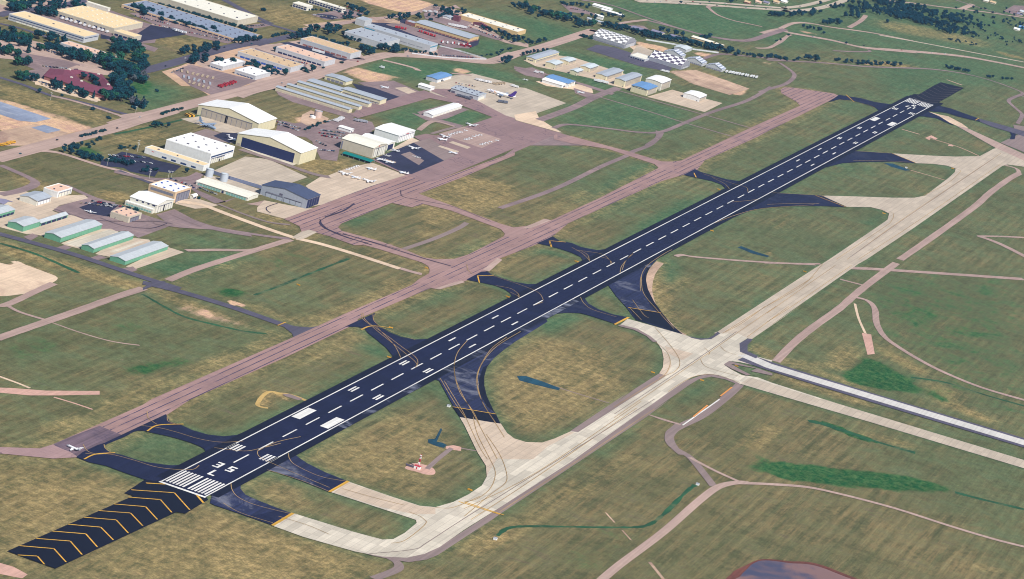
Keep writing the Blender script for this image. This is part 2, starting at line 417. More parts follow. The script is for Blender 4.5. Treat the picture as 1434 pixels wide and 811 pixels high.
# the pond is cut out of the sheet and sits a metre lower
POND = 'L-60,811 -20,775 20,755 60,735 100,722 160,722 230,730 300,732 350,740 400,755 450,775 500,795 560,820 700,900 900,1100 600,1500 -300,1400 -300,1000'
me = bpy.data.meshes.new('grass_field')
me.vertices.add(len(verts)); me.vertices.foreach_set('co', verts.astype('f').ravel())
me.loops.add(quads.size); me.loops.foreach_set('vertex_index', quads.astype('i').ravel())
me.polygons.add(len(quads)); me.polygons.foreach_set('loop_start', np.arange(0, quads.size, 4).astype('i'))
me.update(calc_edges=True)
for k, a in CH.items():
    at = me.attributes.new(k, 'FLOAT', 'POINT'); at.data.foreach_set('value', a.astype('f').ravel())
gnd = structure(link(bpy.data.objects.new('ground', me)))
s = NT('grass_ground', 1.0); s.b.inputs['Specular IOR Level'].default_value = .05
def attr(k): x = s.n('ShaderNodeAttribute'); x.attribute_name = k; return x.outputs['Fac']
big = s.noise(.0042, 7, .68, .3); mid = s.noise(.021, 8, .72, .5); fine = s.noise(.11, 6, .8); grain = s.noise(.45, 3, .8)
st1 = s.noise((.006, .11, 1), 6, .7); st2 = s.noise((.02, .55, 1), 5, .75, rot=.04); st3 = s.noise((.16, .012, 1), 5, .7, rot=.3)
def m2(a, b, wt): return s.math('ADD', s.math('MULTIPLY', a, wt), s.math('MULTIPLY', b, 1-wt))
nz = m2(m2(big, mid, .45), m2(fine, st1, .5), .55)
wv = s.math('SUBTRACT', m2(mid, m2(fine, st1, .5), .5), .5)
def ch(k, amt=1.6):
    a = attr(k)
    env = s.math('MINIMUM', s.math('MULTIPLY', a, 5, clamp=True), 1)
    return s.math('MULTIPLY', s.math('ADD', a, s.math('MULTIPLY', wv, amt), clamp=True), env)
base = s.mix(s.ramp(m2(nz, st1, .75), .42, .58), C(94, 97, 66), C(132, 116, 82))
tanny = s.ramp(m2(big, m2(st1, fine, .8), .4), .50, .62)
base = s.mix(s.math('MULTIPLY', tanny, .5), base, C(160, 141, 98))
gr = s.ramp(m2(mid, m2(st1, fine, .5), .5), .47, .58)
base = s.mix(s.math('MULTIPLY', gr, .45), base, C(70, 94, 62))
purp = s.ramp(m2(st3, mid, .4), .53, .64)
base = s.mix(s.math('MULTIPLY', purp, .75), base, C(106, 90, 74))
pg = ch('pg', 3.0)
base = s.mix(pg, base, s.mix(s.ramp(m2(fine, nz, .5), .42, .58), C(60, 102, 70), C(92, 112, 78)))
base = s.mix(ch('pt', 3.0), base, s.mix(s.ramp(fine, .38, .62), C(128, 114, 76), C(174, 150, 102)))
base = s.mix(s.ramp(ch('pk', 2.4), .2, .6), base, s.mix(s.ramp(fine, .38, .62), C(20, 84, 44), C(74, 102, 60)))
base = s.mix(s.ramp(ch('pd', 1.8), .25, .6), base, s.mix(s.ramp(m2(mid, fine, .5), .44, .56), C(232, 194, 154), C(186, 150, 130)))
f = s.math('MULTIPLY', s.ramp(fine, .3, .7, .86, 1.14), s.ramp(grain, .3, .7, .84, 1.16))
yy_ = s.n('ShaderNodeSeparateXYZ'); s.lk(s.geo.outputs['Position'], yy_.inputs[0])
mw = s.math('SINE', s.math('MULTIPLY', s.math('ADD', yy_.outputs[1], s.math('MULTIPLY', mid, 6.0)), .52))
f = s.math('MULTIPLY', f, s.math('ADD', 1.0, s.math('MULTIPLY', s.math('MULTIPLY', mw, .085), s.ramp(big, .42, .58))))
f = s.math('MULTIPLY', f, s.ramp(st2, .35, .65, .88, 1.12))
f = s.math('MULTIPLY', f, s.ramp(mid, .35, .65, .88, 1.12))
me.materials.append(s.out(s.scale_col(base, f)))
# ------------------------------------------------------------------ sheets laid on the ground
FR = []; FP = []
LAY = dict(dirt=0, base=1, pink=2, conc=3, dark=4, mark=5)
CNT = {}; LZ = dict(dirt=.05, base=.16, pink=.36, conc=.66, dark=.74, mark=.86)
def znext(layer):
    CNT[layer] = CNT.get(layer, 0)+1
    return LZ[layer]+CNT[layer]*.002
def smooth(P_, n=4, closed=True):
    out = []; N = len(P_)
    rng = range(N) if closed else range(N-1)
    for i in rng:
        p0, p1, p2, p3 = (P_[(i+k) % N] for k in (-1, 0, 1, 2)) if closed else (P_[max(i-1, 0)], P_[i], P_[i+1], P_[min(i+2, N-1)])
        for j in range(n):
            t = j/n; q = []
            for a in (0, 1):
                q.append(.5*((2*p1[a])+(-p0[a]+p2[a])*t+(2*p0[a]-5*p1[a]+4*p2[a]-p3[a])*t*t+(-p0[a]+3*p1[a]-3*p2[a]+p3[a])*t**3))
            out.append(tuple(q))
    if not closed: out.append(P_[-1])
    return out
def sheet(name, mat, layer, s, holes=(), sm=False):
    z = znext(layer); P_ = pts(s) if isinstance(s, str) else s
    if layer in ('dark', 'conc') and name in ('taxiway', 'connector', 'runway_shoulder', 'taxiway_shoulder'): FR.append(P_)
    if name == 'taxiway' and layer == 'pink': FP.append(P_)
    if sm: P_ = smooth(P_)
    H_ = [smooth(pts(h)) if isinstance(h, str) else h for h in holes]
    loops = [[Vector((x, y, z)) for x, y in L] for L in [P_]+H_]
    tri = tessellate_polygon(loops); vs = [v for L in loops for v in L]
    fs = []
    for a, b, c in tri:
        n = (vs[b]-vs[a]).cross(vs[c]-vs[a]).z
        if abs(n) < 1e-6: continue
        fs.append((a, b, c) if n > 0 else (a, c, b))
    return structure(mesh_obj(name, vs, fs, mat))
def ribbon_geo(P_, wd, z):
    vs = []; fs = []
    n = len(P_)
    for i, (x, y) in enumerate(P_):
        a = P_[max(i-1, 0)]; b = P_[min(i+1, n-1)]; dx, dy = b[0]-a[0], b[1]-a[1]; L = math.hypot(dx, dy) or 1
        ww = wd if not isinstance(wd, (list, tuple)) else wd[i]
        nx_, ny_ = -dy/L*ww/2, dx/L*ww/2
        vs += [(x+nx_, y+ny_, z), (x-nx_, y-ny_, z)]
        if i: k = 2*i; fs.append((k-2, k-1, k+1, k))
    return vs, fs
def ribbon(name, mat, layer, wd, s, sm=True):
    P_ = pts(s) if isinstance(s, str) else s
    if sm and len(P_) > 2: P_ = smooth(P_, 5, False)
    if layer == 'dirt' or mat == 'path_pink':
        r_ = random.Random(len(P_)); am = .35 if name == 'ditch' else .05; wd = [wd*(1+r_.uniform(-am, am)) for _ in P_]
    vs, fs = ribbon_geo(P_, wd, znext(layer))
    return structure(mesh_obj(name, vs, fs, mat))
def marks(name, mat, items, layer='mark'):
    """several painted pieces of one marking in one sheet: polygons (lists of points) or (width, points) ribbons"""
    z = znext(layer); V_ = []; F_ = []
    for it in items:
        if isinstance(it, tuple): vs, fs = ribbon_geo(smooth(it[1], 5, False) if len(it[1]) > 2 else it[1], it[0], z)
        else:
            vs = [(x, y, z) for x, y in it]
            a = sum(vs[i][0]*vs[(i+1) % len(vs)][1]-vs[(i+1) % len(vs)][0]*vs[i][1] for i in range(len(vs)))
            if a < 0: vs.reverse()
            fs = [tuple(range(len(vs)))]
        o = len(V_); V_ += vs; F_ += [tuple(i+o for i in f_) for f_ in fs]
    return structure(mesh_obj(name, V_, F_, mat))
# --- grounds of dirt and old lots
sheet('foundation_pad', 'slab_blue', 'base', 'X-40,300 0,312 425,455 290,485 150,470 0,420 -40,410')
sheet('foundation_pad', 'slab_blue', 'base', 'X262,530 370,506 512,550 395,577')
sheet('road', 'dirt', 'dirt', 'A-40,740 200,690 380,740 280,811 -40,811')
ribbon('path', 'sand', 'dirt', 9, 'E70,660 180,700 300,745')
sheet('blanket_strip', 'geotextile', 'base', 'n690,0 712,10 650,150 640,170 710,180 770,210 730,245 640,225 535,180 530,140 620,130')
sheet('blanket_strip', 'geotextile', 'base', 'V810,345 860,345 960,378 1050,412 1045,425 1000,415 880,385 825,370')
sheet('blanket_strip', 'geotextile', 'base', 'W1005,265 1025,258 1110,290 1180,312 1175,320 1090,300')
sheet('blanket_strip', 'geotextile', 'base', 'T650,272 700,275 800,312 770,315 690,292')
sheet('dirt_pad', 'dirt_pink', 'dirt', 'n245,490 300,450 390,435 500,460 590,495 625,545 600,580 500,578 370,540 270,515', sm=True)
sheet('dirt_pad', 'dirt_pink', 'base', 'n760,225 850,212 950,235 945,285 840,270 750,255')
ribbon('path', 'shoulder_pink', 'base', 5, 'n520,510 640,400 760,300 830,250')
ribbon('path', 'shoulder_pink', 'dirt', 3, 'n940,248 1160,285')
ribbon('path', 'shoulder_pink', 'dirt', 2.6, 'V960,382 1140,440 1325,495')
sheet('gravel_strip', 'dirt_pink', 'base', 'I-40,512 60,515 230,528 500,530 500,548 300,552 150,552 -40,535')
ribbon('path', 'sand', 'dirt', 4, 'I-20,450 90,490 150,515')
ribbon('path', 'dirt_pink', 'dirt', 3, 'I270,560 370,590 465,622')
sheet('gravel_strip', 'dirt_pink', 'base', 'S528,383 580,392 600,500 560,505')
ribbon('path', 'sand', 'dirt', 3.5, 'S490,220 510,300 548,385')
sheet('gravel_strip', 'dirt_pink', 'dirt', 'H-40,735 0,738 60,755 125,790 100,808 60,800 -40,780')
ribbon('path', 'dirt_pink', 'dirt', 4, 'T750,83 850,112')
ribbon('path', 'dirt_pink', 'dirt', 5, 'o1310,105 1380,130 1434,150 1500,172')
ribbon('path', 'dirt_pink', 'dirt', 3, 'T800,312 900,340 1000,370')
ribbon('path', 'dirt_pink', 'dirt', 3, 'T890,130 1060,180 1180,232')
sheet('blanket_strip', 'dirt_pink', 'dirt', 'T880,132 915,118 950,135 940,142 910,130 905,145')
sheet('blanket_strip', 'dirt_pink', 'dirt', 'T1012,168 1040,172 1036,180 1008,176')
# ditches
for i_, (wd, s_) in enumerate([(5, 'Q0,525 120,595 230,650 380,690 560,730 690,745'), (4, 'Q620,530 760,480 880,430 1020,375 1150,325'), (4.5, 'K150,615 200,580 300,572 500,575 700,577 820,570 900,520 1000,420 1045,385'),
        (8, 'L330,95 440,130 660,200 800,240'), (10, 'U1080,635 1200,660 1431,745'), (8, 'L980,418 1100,450 1292,495'), (6, 'S800,630 1000,660 1220,730 1434,790'),
        (6, 'Q30,0'), (7, 'E0,560 200,620 440,725'), (4, 'G0,350 200,310 480,245')][:]):
    if s_ != 'Q30,0': ribbon('ditch', 'ditch_green', 'dirt', wd, s_)
ribbon('dirt_strip', 'dirt', 'dirt', 10, 'M812,30 770,80 748,150 752,210 780,285 835,345 890,402 945,434')
sheet('dirt_pad', 'sand', 'dirt', 'E-60,655 0,668 60,680 100,660 180,700 250,722 320,750 290,780 200,811 140,840 -60,840', sm=True)
# --- roads
RD = '''road|road_pink|pink|26|X-60,795 300,700 620,615 900,545 1100,480 1200,452 1431,385
road|road_pink|pink|24|G0,300 130,262 500,165 900,60 1100,0
road|road_pink|pink|24|B-120,535 0,495 300,430 480,365 700,310 800,308 1000,320 1280,345 1434,300
road|road_pink|pink|22|C0,305 150,265 430,175 450,180
road|road_pink|pink|11|B700,335 860,375 900,395
road|dark_road|pink|11|X-60,95 200,175 400,255 600,300 800,350 980,400 1130,440
road|path_pink|pink|9|X430,265 600,305 820,370 1000,430 1130,470
road|lot_asphalt|pink|12|E0,290 100,270 190,235 170,200 0,125
road|road_pink|pink|10|E220,45 340,60 560,130 680,160 800,200 880,225
road|dark_road|pink|9|E660,155 760,195 850,230
road|lot_asphalt|pink|10|E360,235 480,290 560,320 640,340
road|dark_road|pink|20|b100,720 230,695 600,590 1000,480 1200,440 1434,405
road|dark_road|pink|14|b950,-10 1130,90 1300,180 1434,240
road|dark_road|pink|13|c0,210 100,240 400,330 460,380
road|dark_road|pink|16|c-20,450 200,395 440,345
road|lot_asphalt|pink|14|c780,570 1060,590 900,600
road|path_pink|pink|12|c440,300 860,235 1100,200 1434,165
road|dark_road|pink|16|a-20,160 100,125 330,95 590,62 860,5
road|dark_road|pink|10|a-20,235 200,285 400,350 640,430
road|lot_asphalt|pink|10|a200,560 500,600 800,655
road|path_pink|pink|11|d0,185 300,130 500,60
road|dark_road|pink|12|A1240,0 1300,30 1380,80 1431,100
road|lot_asphalt|pink|10|C370,0 540,30 740,100 940,165 1100,205 1300,225 1431,180
road|road_pink|pink|18|g-80,340 100,300 180,330 600,405 900,475 1200,505 1434,525
road|road_pink|pink|18|h0,495 400,525 800,565 1100,615 1500,695
road|road_pink|pink|10|g90,290 220,235 380,235 600,275 1000,330 1434,415
road|old_concrete|pink|9|h-20,355 400,430 900,525 1434,625
road|path_pink|pink|9|f650,80 690,60 800,70
road|path_pink|pink|8|f660,80 750,150 900,205 1060,240 1200,270
road|lot_asphalt|pink|14|f60,210 300,270 640,360 900,405 1080,405 1260,350 1434,295
road|road_pink|pink|9|e1000,270 1100,230 1340,200
road|road_pink|pink|7|f1140,485 1280,478 1400,400 1434,380
road|path_pink|pink|7|g-20,480 100,420 160,365 200,350
road|lot_asphalt|pink|8|f590,600 700,560 800,545 1000,560 1434,605
road|lot_asphalt|pink|8|D0,335 300,350 560,372 900,385 1100,412 1250,450 1400,505 1425,525
road|lot_asphalt|pink|8|D70,350 140,400 150,430 100,470 0,500 -40,515
road|lot_asphalt|pink|8|C1431,485 1300,560 1100,625 950,685 820,735 700,738 550,720 380,700 280,695 220,715
road|lot_asphalt|pink|8|C820,738 800,770 740,811
road|lot_asphalt|pink|8|O880,15 880,50 830,95 740,130 700,155 560,215 300,340 0,445
road|shoulder_pink|pink|7|R690,208 640,240 500,300 340,355
road|shoulder_pink|pink|6|C470,540 760,625 950,685 1210,760
road|shoulder_pink|pink|6|C560,500 1040,635 1320,715
road|lot_asphalt|pink|14|C140,670 330,600 440,545 540,505 580,490
road|lot_asphalt|pink|8|D1425,525 1370,545 1345,565 1380,600 1420,640 1395,690
road|lot_asphalt|pink|8|D1400,530 1434,540
road|road_pink|pink|10|h0,5 300,30 600,70 860,100 1100,130 1434,180
road|road_pink|pink|14|h800,95 920,45
road|lot_asphalt|pink|9|h740,0 900,50 1060,100 1280,160
road|path_pink|pink|10|g780,280 900,210 950,155
road|lot_asphalt|pink|7|g620,510 800,520 980,520 970,500
road|path_pink|pink|11|S50,545 150,440 260,350 400,250 480,180 560,115 720,-5
road|path_pink|pink|11|T740,811 900,700 1150,520 1240,440 1350,360 1405,330
road|path_pink|pink|8|T1405,335 1390,305 1325,285
road|path_pink|pink|12|S455,22 620,30 1000,55 1431,85
road|path_pink|pink|7|W660,315 700,308 780,320 1100,345 1434,362
road|path_pink|pink|6|S300,0 150,-2 -20,-6
road|path_pink|pink|9|S490,185 560,205 600,250 610,330 650,400 720,455 860,540 1000,610 1200,690 1440,760
road|path_pink|pink|14|T1175,678 1290,720 1431,790 1500,830
road|path_pink|pink|7|T1175,680 1300,682 1434,688
road|shoulder_pink|pink|10|U700,432 640,490 500,600 370,665 315,700 310,740 340,790 380,825
road|shoulder_pink|pink|10|K980,110 930,160 940,210 1020,260 1080,330 1130,395
road|road_pink|pink|6|K1020,262 1130,320 1240,370
road|road_pink|pink|9|K1292,378 1240,375 1150,395 1060,460 900,600 700,750 600,835
road|road_pink|pink|7|L0,378 120,382 300,395 450,425 700,490 950,570 1150,630 1300,668
road|shoulder_pink|pink|9|J790,715 830,740 825,770 720,811
road|path_pink|pink|3|U185,598 270,630 370,658
road|path_pink|pink|3|K805,60 970,110
road|dirt|dirt|1.8|K640,510 680,555
road|dirt|dirt|1.8|K715,590 755,635
road|dirt|dirt|3.5|K840,735 900,810
road|path_pink|pink|6|S405,85 540,120
road|path_pink|pink|8|Q240,283 420,280 600,282 680,262
road|path_pink|pink|10|Q140,450 300,385 600,290 820,222
road|path_pink|pink|11|I-20,270 100,228 240,180 400,125 580,60 720,15
road|path_pink|pink|9|I-20,102 40,95 180,30 270,-10
road|path_pink|pink|6|I30,98 100,135 240,178
road|path_pink|dirt|3|I240,178 400,235 560,280 700,300
road|sand|pink|13|Q190,10 330,30 480,85 700,165 850,215
road|sand|pink|13|Q850,215 1000,250 1200,310 1431,385
road|path_pink|pink|11|R320,462 380,480 440,495
road|lot_asphalt|pink|9|Q60,130 200,150 420,165 700,205 820,218
road|lot_asphalt|pink|18|Q180,80 300,130 420,165 600,195
road|shoulder_pink|pink|6|Q420,25 560,80 700,125 820,140
road|shoulder_pink|pink|14|G700,435 900,500 1100,570 1200,590
road|path_pink|pink|8|F900,170 980,120 1100,150
road|shoulder_pink|pink|6|F970,190 1100,155 1160,160
road|lot_asphalt|pink|12|G0,560 200,600 400,600 480,570
road|path_pink|pink|8|B1080,410 1140,415 1190,420'''.split('\n')
for l in RD:
    nm, mt, ly, wd, s_ = l.split('|'); ribbon(nm, mt, ly, float(wd), s_)
# highway along the top
hw1 = 'f-60,0 200,8 600,22 1000,50 1434,85 g120,82 320,60 560,0 640,-30'
hw2 = 'f-60,16 200,25 600,46 1000,78 1434,106 g120,112 330,105 520,75 700,20 760,-20'
ribbon('highway', 'old_concrete', 'pink', 13, hw1); ribbon('highway', 'old_concrete', 'pink', 15, hw2)
# junction fills
for s_ in ('X980,430 1080,415 1180,400 1260,440 1120,510 1020,480 1030,460', 'Q840,770 830,745 790,715 820,700 870,708 930,712 985,703 920,745', 'Q0,490 0,505 60,480 110,462 130,455 90,455 60,455',
           'G760,811', ):
    if len(s_.split()) > 2: sheet('road', 'dark_road' if s_[0] == 'Q' else 'road_pink', 'pink', s_)
ribbon('road', 'dark_road', 'pink', 15, 'E-60,495 0,510 400,620 760,740 1000,815')
ribbon('road', 'dark_road', 'pink', 16, 'Q0,462 200,510 500,600 760,690 900,735')
# --- lots and aprons
LOTS = '''lot|lot_asphalt|A40,50 300,30 480,10 820,130 900,150 860,240 640,250 560,200 300,120 40,70
lot|lot_tan|A-40,205 120,212 330,262 470,320 600,300 700,330 620,420 340,405 100,335 -40,320
lot|yard_tan|A900,400 1000,370 1100,330 1434,240 1434,480 1210,525 1160,530 1080,480 1010,480
lot|lot_tan|B-40,250 100,245 230,225 560,285 600,320 480,372 -40,500
lot|lot_dark|B600,120 830,105 860,150 1240,220 1230,250 1180,270 1000,250 900,230 640,150
lot|lot_tan|B980,270 1100,290 1280,325 1250,335 960,310 820,300 820,270 900,290
lot|lot_tan|A0,0 60,-20 500,-20 480,30 300,60 60,60 0,90
lot|lot_tan|b100,60 240,60 460,130 700,200 860,260 1100,380 1060,420 600,330 400,270 200,190 100,130
lot|lot_tan|A850,95 1000,130 1050,180 900,210 840,160
lot|lot_tan|A1080,300 1160,310 1230,370 1160,390 1100,360
lot|lot_tan|d480,120 700,90 900,200 1040,290 1200,400 1434,440 1434,480 1200,430 1000,350 800,310 640,270 480,200
lot|lot_asphalt|E280,370 430,320 500,300 440,280 600,330 720,360 800,400 970,455 770,530 700,490 600,500
lot|lot_asphalt|E870,400 970,370 1140,460 1150,470 1000,475 920,440
lot|lot_dark|E440,360 560,320 660,350 620,380 600,412 500,395
lot|lot_dark|E560,100 680,50 830,80 860,95 1010,130 960,170 880,160 860,190 720,160 690,140 560,130
lot|lot_asphalt|E1040,240 860,215 880,200 1100,185 1200,230 1090,260 1260,330 1330,300 1200,340 1120,300
lot|tan_concrete|E-40,270 140,270 230,300 470,290 490,310 330,350 290,380 400,420 440,440 240,500 150,510 -40,460
lot|tan_concrete|E130,500 250,440 400,400 470,430 240,520 190,510
lot|tan_concrete|E340,560 560,480 620,480 660,500 440,590 360,570
lot|light_concrete|E360,560 600,485 660,495 440,585
lot|tan_concrete|E560,600 740,530 830,540 840,555 630,640 530,620
lot|light_concrete|E610,605 780,548 805,552 640,615
lot|tan_concrete|E700,690 930,580 1025,610 750,705
lot|lot_asphalt|E130,525 180,505 215,520 170,545
lot|lot_asphalt|E310,585 360,570 400,585 350,602
lot|lot_asphalt|E490,645 550,625 600,640 520,662
lot|lot_asphalt|E680,700 740,690 765,710 720,725
lot|tan_concrete|Q190,0 300,-8 420,30 360,45 290,50 180,22
lot|old_concrete|G370,265 480,250 780,330 620,350 560,330
lot|shoulder_pink|G435,345 510,320 600,345 640,350 690,345 660,400 560,390
lot|lot_dark|G550,360 600,340 690,345 680,380 640,400
lot|light_concrete|G700,420 760,425 1000,500 1020,515 980,530
lot|old_concrete|G540,560 730,475 860,490 1075,590 990,620 1000,640 900,620 830,650 640,600
lot|old_concrete|G500,575 640,600 830,665 820,690 680,650 500,600
lot|lot_asphalt|G920,270 1000,290 1160,270 1250,280 1434,310 1434,360 1270,360 1240,500 1150,490 1100,390
lot|dirt|B250,640 300,615 400,660 380,690 280,700 240,680
lot|lot_asphalt|B380,690 500,650 640,680 660,720 560,760 470,770 380,780 300,770 100,740 120,680 240,720
lot|tan_concrete|F400,420 500,380 640,350 830,420 440,570 270,600 340,545 270,480 350,430
lot|tan_concrete|F0,600 40,560 270,605 340,600 150,662 0,622
lot|path_pink|F0,570 40,560 10,590 -60,580
lot|tan_concrete|F720,290 860,210 920,235 760,280
lot|lot_asphalt|B640,500 560,460 760,450 880,500 930,520 700,620 530,640 560,600
lot|lot_dark|B530,465 650,490 815,548 750,575 560,500
lot|tan_concrete|B765,490 830,485 895,515 850,528
lot|lot_asphalt|B100,500 530,630 700,600 520,660 200,570 120,530
lot|old_concrete|B960,460 1100,420 1200,410 1434,470 1434,660 960,520
lot|old_concrete|C-40,480 60,490 290,575 100,640 270,740 0,665 -60,640
lot|lot_asphalt|B890,625 1060,580 1180,610 1060,660 960,680
lot|lot_asphalt|B860,630 960,650 1150,700 1130,710 940,670
lot|lot_asphalt|B1280,770 1431,660 C0,670 250,740 500,811 0,811 B1100,811
lot|sand|C120,620 0,640 10,670 260,740 140,660
lot|lot_asphalt|C0,390 100,375 180,410 160,440 60,420
lot|sand|C120,455 150,450 280,480 350,470 430,480 440,520 330,500 180,480
lot|lot_asphalt|C330,490 460,530 420,550 340,520
lot|tan_concrete|C50,335 250,310 330,320 700,440 640,500 520,470 440,440 260,400 120,370
lot|tan_concrete|C740,540 880,500 950,520 1160,575 1060,625 840,565
lot|lot_asphalt|C0,370 60,380 400,470 560,520 540,530 240,430 0,385
lot|dark_road|C400,275 460,250 560,265 760,330 880,380 860,400 700,370
lot|sand|C640,260 700,250 760,280 740,300 680,290
lot|dirt|C870,400 1010,390 1310,495 1200,530 1000,470
lot|old_concrete|l560,515 640,400 850,460 780,540 740,580
lot|lot_asphalt|A100,290 380,340 440,360 320,400 200,390 100,350
lot|tan_concrete|A170,450 250,400 480,480 560,545 540,570 300,510
lot|lot_asphalt|A960,400 1060,360 1430,450 1200,540 1060,480
lot|lot_dark|A560,190 700,230 840,140 950,160 1050,190 800,230 780,240 560,215
lot|lot_asphalt|A780,240 880,270 860,290 760,260
lot|lot_asphalt|b0,130 200,130 560,230 720,300 1060,410 1000,440 600,360 430,290 240,240
lot|lot_asphalt|b1120,265 1350,235 1430,260 1200,300
lot|lot_dark|c230,430 320,425 960,590 1060,600 930,630 780,590 420,500
lot|lot_asphalt|c-20,480 60,510 500,650 470,700 300,620 0,600
lot|lot_asphalt|c540,150 700,200 980,180 1080,140 900,90
lot|lot_dark|c600,140 740,150 820,175 760,200 640,180
lot|lot_asphalt|d0,250 130,220 300,280 700,400 860,450 840,490 640,480 350,380 100,280
lot|lot_asphalt|d380,140 480,60 700,90 740,90 600,90 700,170 900,210 820,260 1180,410 1100,400 800,310 640,260 400,190
lot|lot_asphalt|d530,480 620,470 800,540 950,590 540,570 520,520
lot|lot_asphalt|e470,40 620,70 900,170 760,150 560,120
lot|lot_asphalt|e1080,250 1300,260 1400,330 1100,250
lot|lot_asphalt|h1230,110 1330,55 1434,60 1434,120 1380,170
lot|path_pink|d480,130 700,50 760,90 680,80 560,60
lot|dirt|c460,250 1000,190 1160,170 1434,200 1434,240 1000,220 560,290
lot|lot_asphalt|X440,80 380,120 250,110 220,60 360,30
lot|sand|X300,110 420,150 620,190 820,260 840,310 700,290 560,250 400,195 290,170'''.split('\n')
for l in LOTS:
    a_, mt, s_ = l.split('|'); sheet({'lot': 'paved_lot'}.get(a_), mt, 'base', s_)
# --- taxiway along the west side, apron and cross links (pink asphalt)
sheet('taxiway', 'pink_lined', 'pink', 'H235,205 645,25 I760,573 1434,278 N350,150 400,130 400,210 I1434,362 955,575 840,650 H560,165 440,212 360,262 300,250')
sheet('taxiway', 'rubbered', 'pink', 'H240,203 330,165 450,120 560,165 440,212 360,262 300,250')
sheet('taxiway', 'pink_asphalt', 'pink', 'H-20,214 0,216 180,222 235,205 320,240 355,262 240,268 0,245 -20,243')
sheet('taxiway', 'pink_lined', 'pink', 'N0,312 350,150 700,0 R425,522 480,490 620,410 700,385 895,285 1020,228 1130,187 1160,195 1431,70 O882,222 960,186 1010,180 1390,0 D0,672 185,590 165,568 80,520 75,500 95,488 150,490 370,522 400,535 330,572 0,735 O1431,50 1140,180 1100,230 1020,260 900,295 380,530 R1180,275 1090,325 880,405 800,478 690,530 520,578 490,572 100,738 -20,790 N0,390')
sheet('taxiway', 'pink_plain', 'pink', 'R-10,253 200,310 350,360 450,402 520,412 620,410 600,470 480,500 483,470 475,450 440,430 200,355 -10,298')
sheet('taxiway', 'pink_plain', 'pink', 'R380,30 430,50 600,110 880,215 950,235 1030,226 1000,290 895,286 902,270 880,245 600,140 410,95 300,105 280,60')
sheet('taxiway', 'pink_plain', 'pink', 'O300,25 400,45 700,125 900,185 965,186 970,240 880,224 882,218 860,200 600,115 400,85 300,62')
sheet('apron', 'pink_lined', 'pink', 'F150,665 400,570 640,480 830,420 940,460 1000,450 1434,290 1434,310 1150,430 900,525 890,545 930,580 860,600 750,575 640,620 470,690 450,710 480,740 600,775 760,811 540,811 400,760 330,742 300,728 250,745 235,705')
sheet('apron', 'apron_asphalt', 'pink', 'F640,335 720,300 760,290 920,235 870,205 940,190 1000,200 1140,155 1320,95 1060,-10 940,-60 1100,-60 C0,670 250,740 300,760 O320,60 320,30 0,170 F1434,270 1000,450 940,462 830,420')
sheet('apron', 'lot_dark', 'pink', 'F650,330 760,285 870,240 1040,340 860,415 820,410')
sheet('apron', 'shoulder_pink', 'pink', 'F800,305 850,290 930,340 900,365')
sheet('apron', 'shoulder_pink', 'pink', 'F870,240 960,215 1110,310 1040,340')
sheet('apron', 'path_pink', 'pink', 'F1010,190 1150,150 1360,220 1250,270')
sheet('apron', 'tan_concrete', 'pink', 'F1005,260 1020,255 1125,288 1110,298')
sheet('apron', 'tan_concrete', 'pink', 'F1065,238 1090,232 1190,265 1170,275')
sheet('apron', 'tan_concrete', 'pink', 'F705,340 720,333 775,348 765,354')
sheet('apron', 'apron_asphalt', 'pink', 'B860,520 930,505 1000,530 1434,660 1434,700 1300,650 1100,575 960,548 700,622 560,660 520,640 640,590')
sheet('taxiway', 'old_concrete', 'pink', 'Q880,180 925,168 970,182 905,215 870,225 830,210')
sheet('taxiway', 'road_pink', 'pink', 'R780,470 860,405 888,415 815,480')
sheet('taxiway', 'road_pink', 'pink', 'R510,575 660,530 680,540 540,580')
sheet('taxiway', 'road_pink', 'pink', 'R1000,240 1120,187 1160,195 1040,240')
# concrete taxiways on the east side
sheet('taxiway_shoulder', 'shoulder_pink', 'pink', 'J630,683 720,708 810,726 880,737 960,725 1010,705 1292,520 K0,632 145,530 830,75 930,0 U190,595 420,435 470,405 540,390 620,406 705,440 700,425 640,395 520,370 380,420 224,530 K780,65 480,280 160,490 J1020,665 950,700 870,717 760,712')
sheet('taxiway_shoulder', 'shoulder_pink', 'pink', 'V1105,655 1431,437 U0,540 120,455 250,372 300,388 V1431,480 1150,665')
sheet('taxiway', 'light_concrete', 'conc', 'J262,572 400,622 540,662 640,690 760,712 870,717 950,700 1020,668 K0,590 160,490 480,285 780,70 860,15 U224,535 300,480 380,425 440,390 520,375 580,382 650,405 700,430 1431,645 L1292,312 1420,350 1420,312 1292,275 385,0 U1431,600 880,425 800,395 710,382 650,350 612,325 640,303 700,310 790,330 850,347 880,300 740,265 700,252 697,205 745,175 690,150 590,150 560,165 520,180 470,180 380,155 75,68 35,100 130,125 200,165 235,195 265,240 275,290 270,340 250,372 290,385 80,520 V1150,660 1110,655 1020,695 950,718 860,715 790,695 750,665 715,610 490,575 600,760 640,811 J1190,240 1228,300 1232,350 1210,390 1150,430 1080,465 1000,488 930,482 800,440 605,372 520,418 740,490 880,535 912,546 915,560 860,605 810,632 760,635 630,600 355,515')
sheet('taxiway', 'old_concrete', 'conc', 'U590,150 690,150 745,178 765,182 1030,0 S0,357 510,0 T555,810 810,640 1310,290 1340,282 1434,295 1434,262 1280,190 1260,195 1185,235 1050,238 900,232 700,220 830,275 920,278 1000,288 1050,305 1045,325 1000,365 880,455 820,467 700,467 500,460 305,455 445,518 580,520 640,535 680,555 670,590 620,625 345,811 W1431,385 895,735 870,745')
sheet('taxiway', 'tan_concrete', 'conc', 'V495,580 720,612 755,665 795,695 860,715 950,718 1020,695 1105,657 1130,662 980,740 900,811 720,811 620,770')
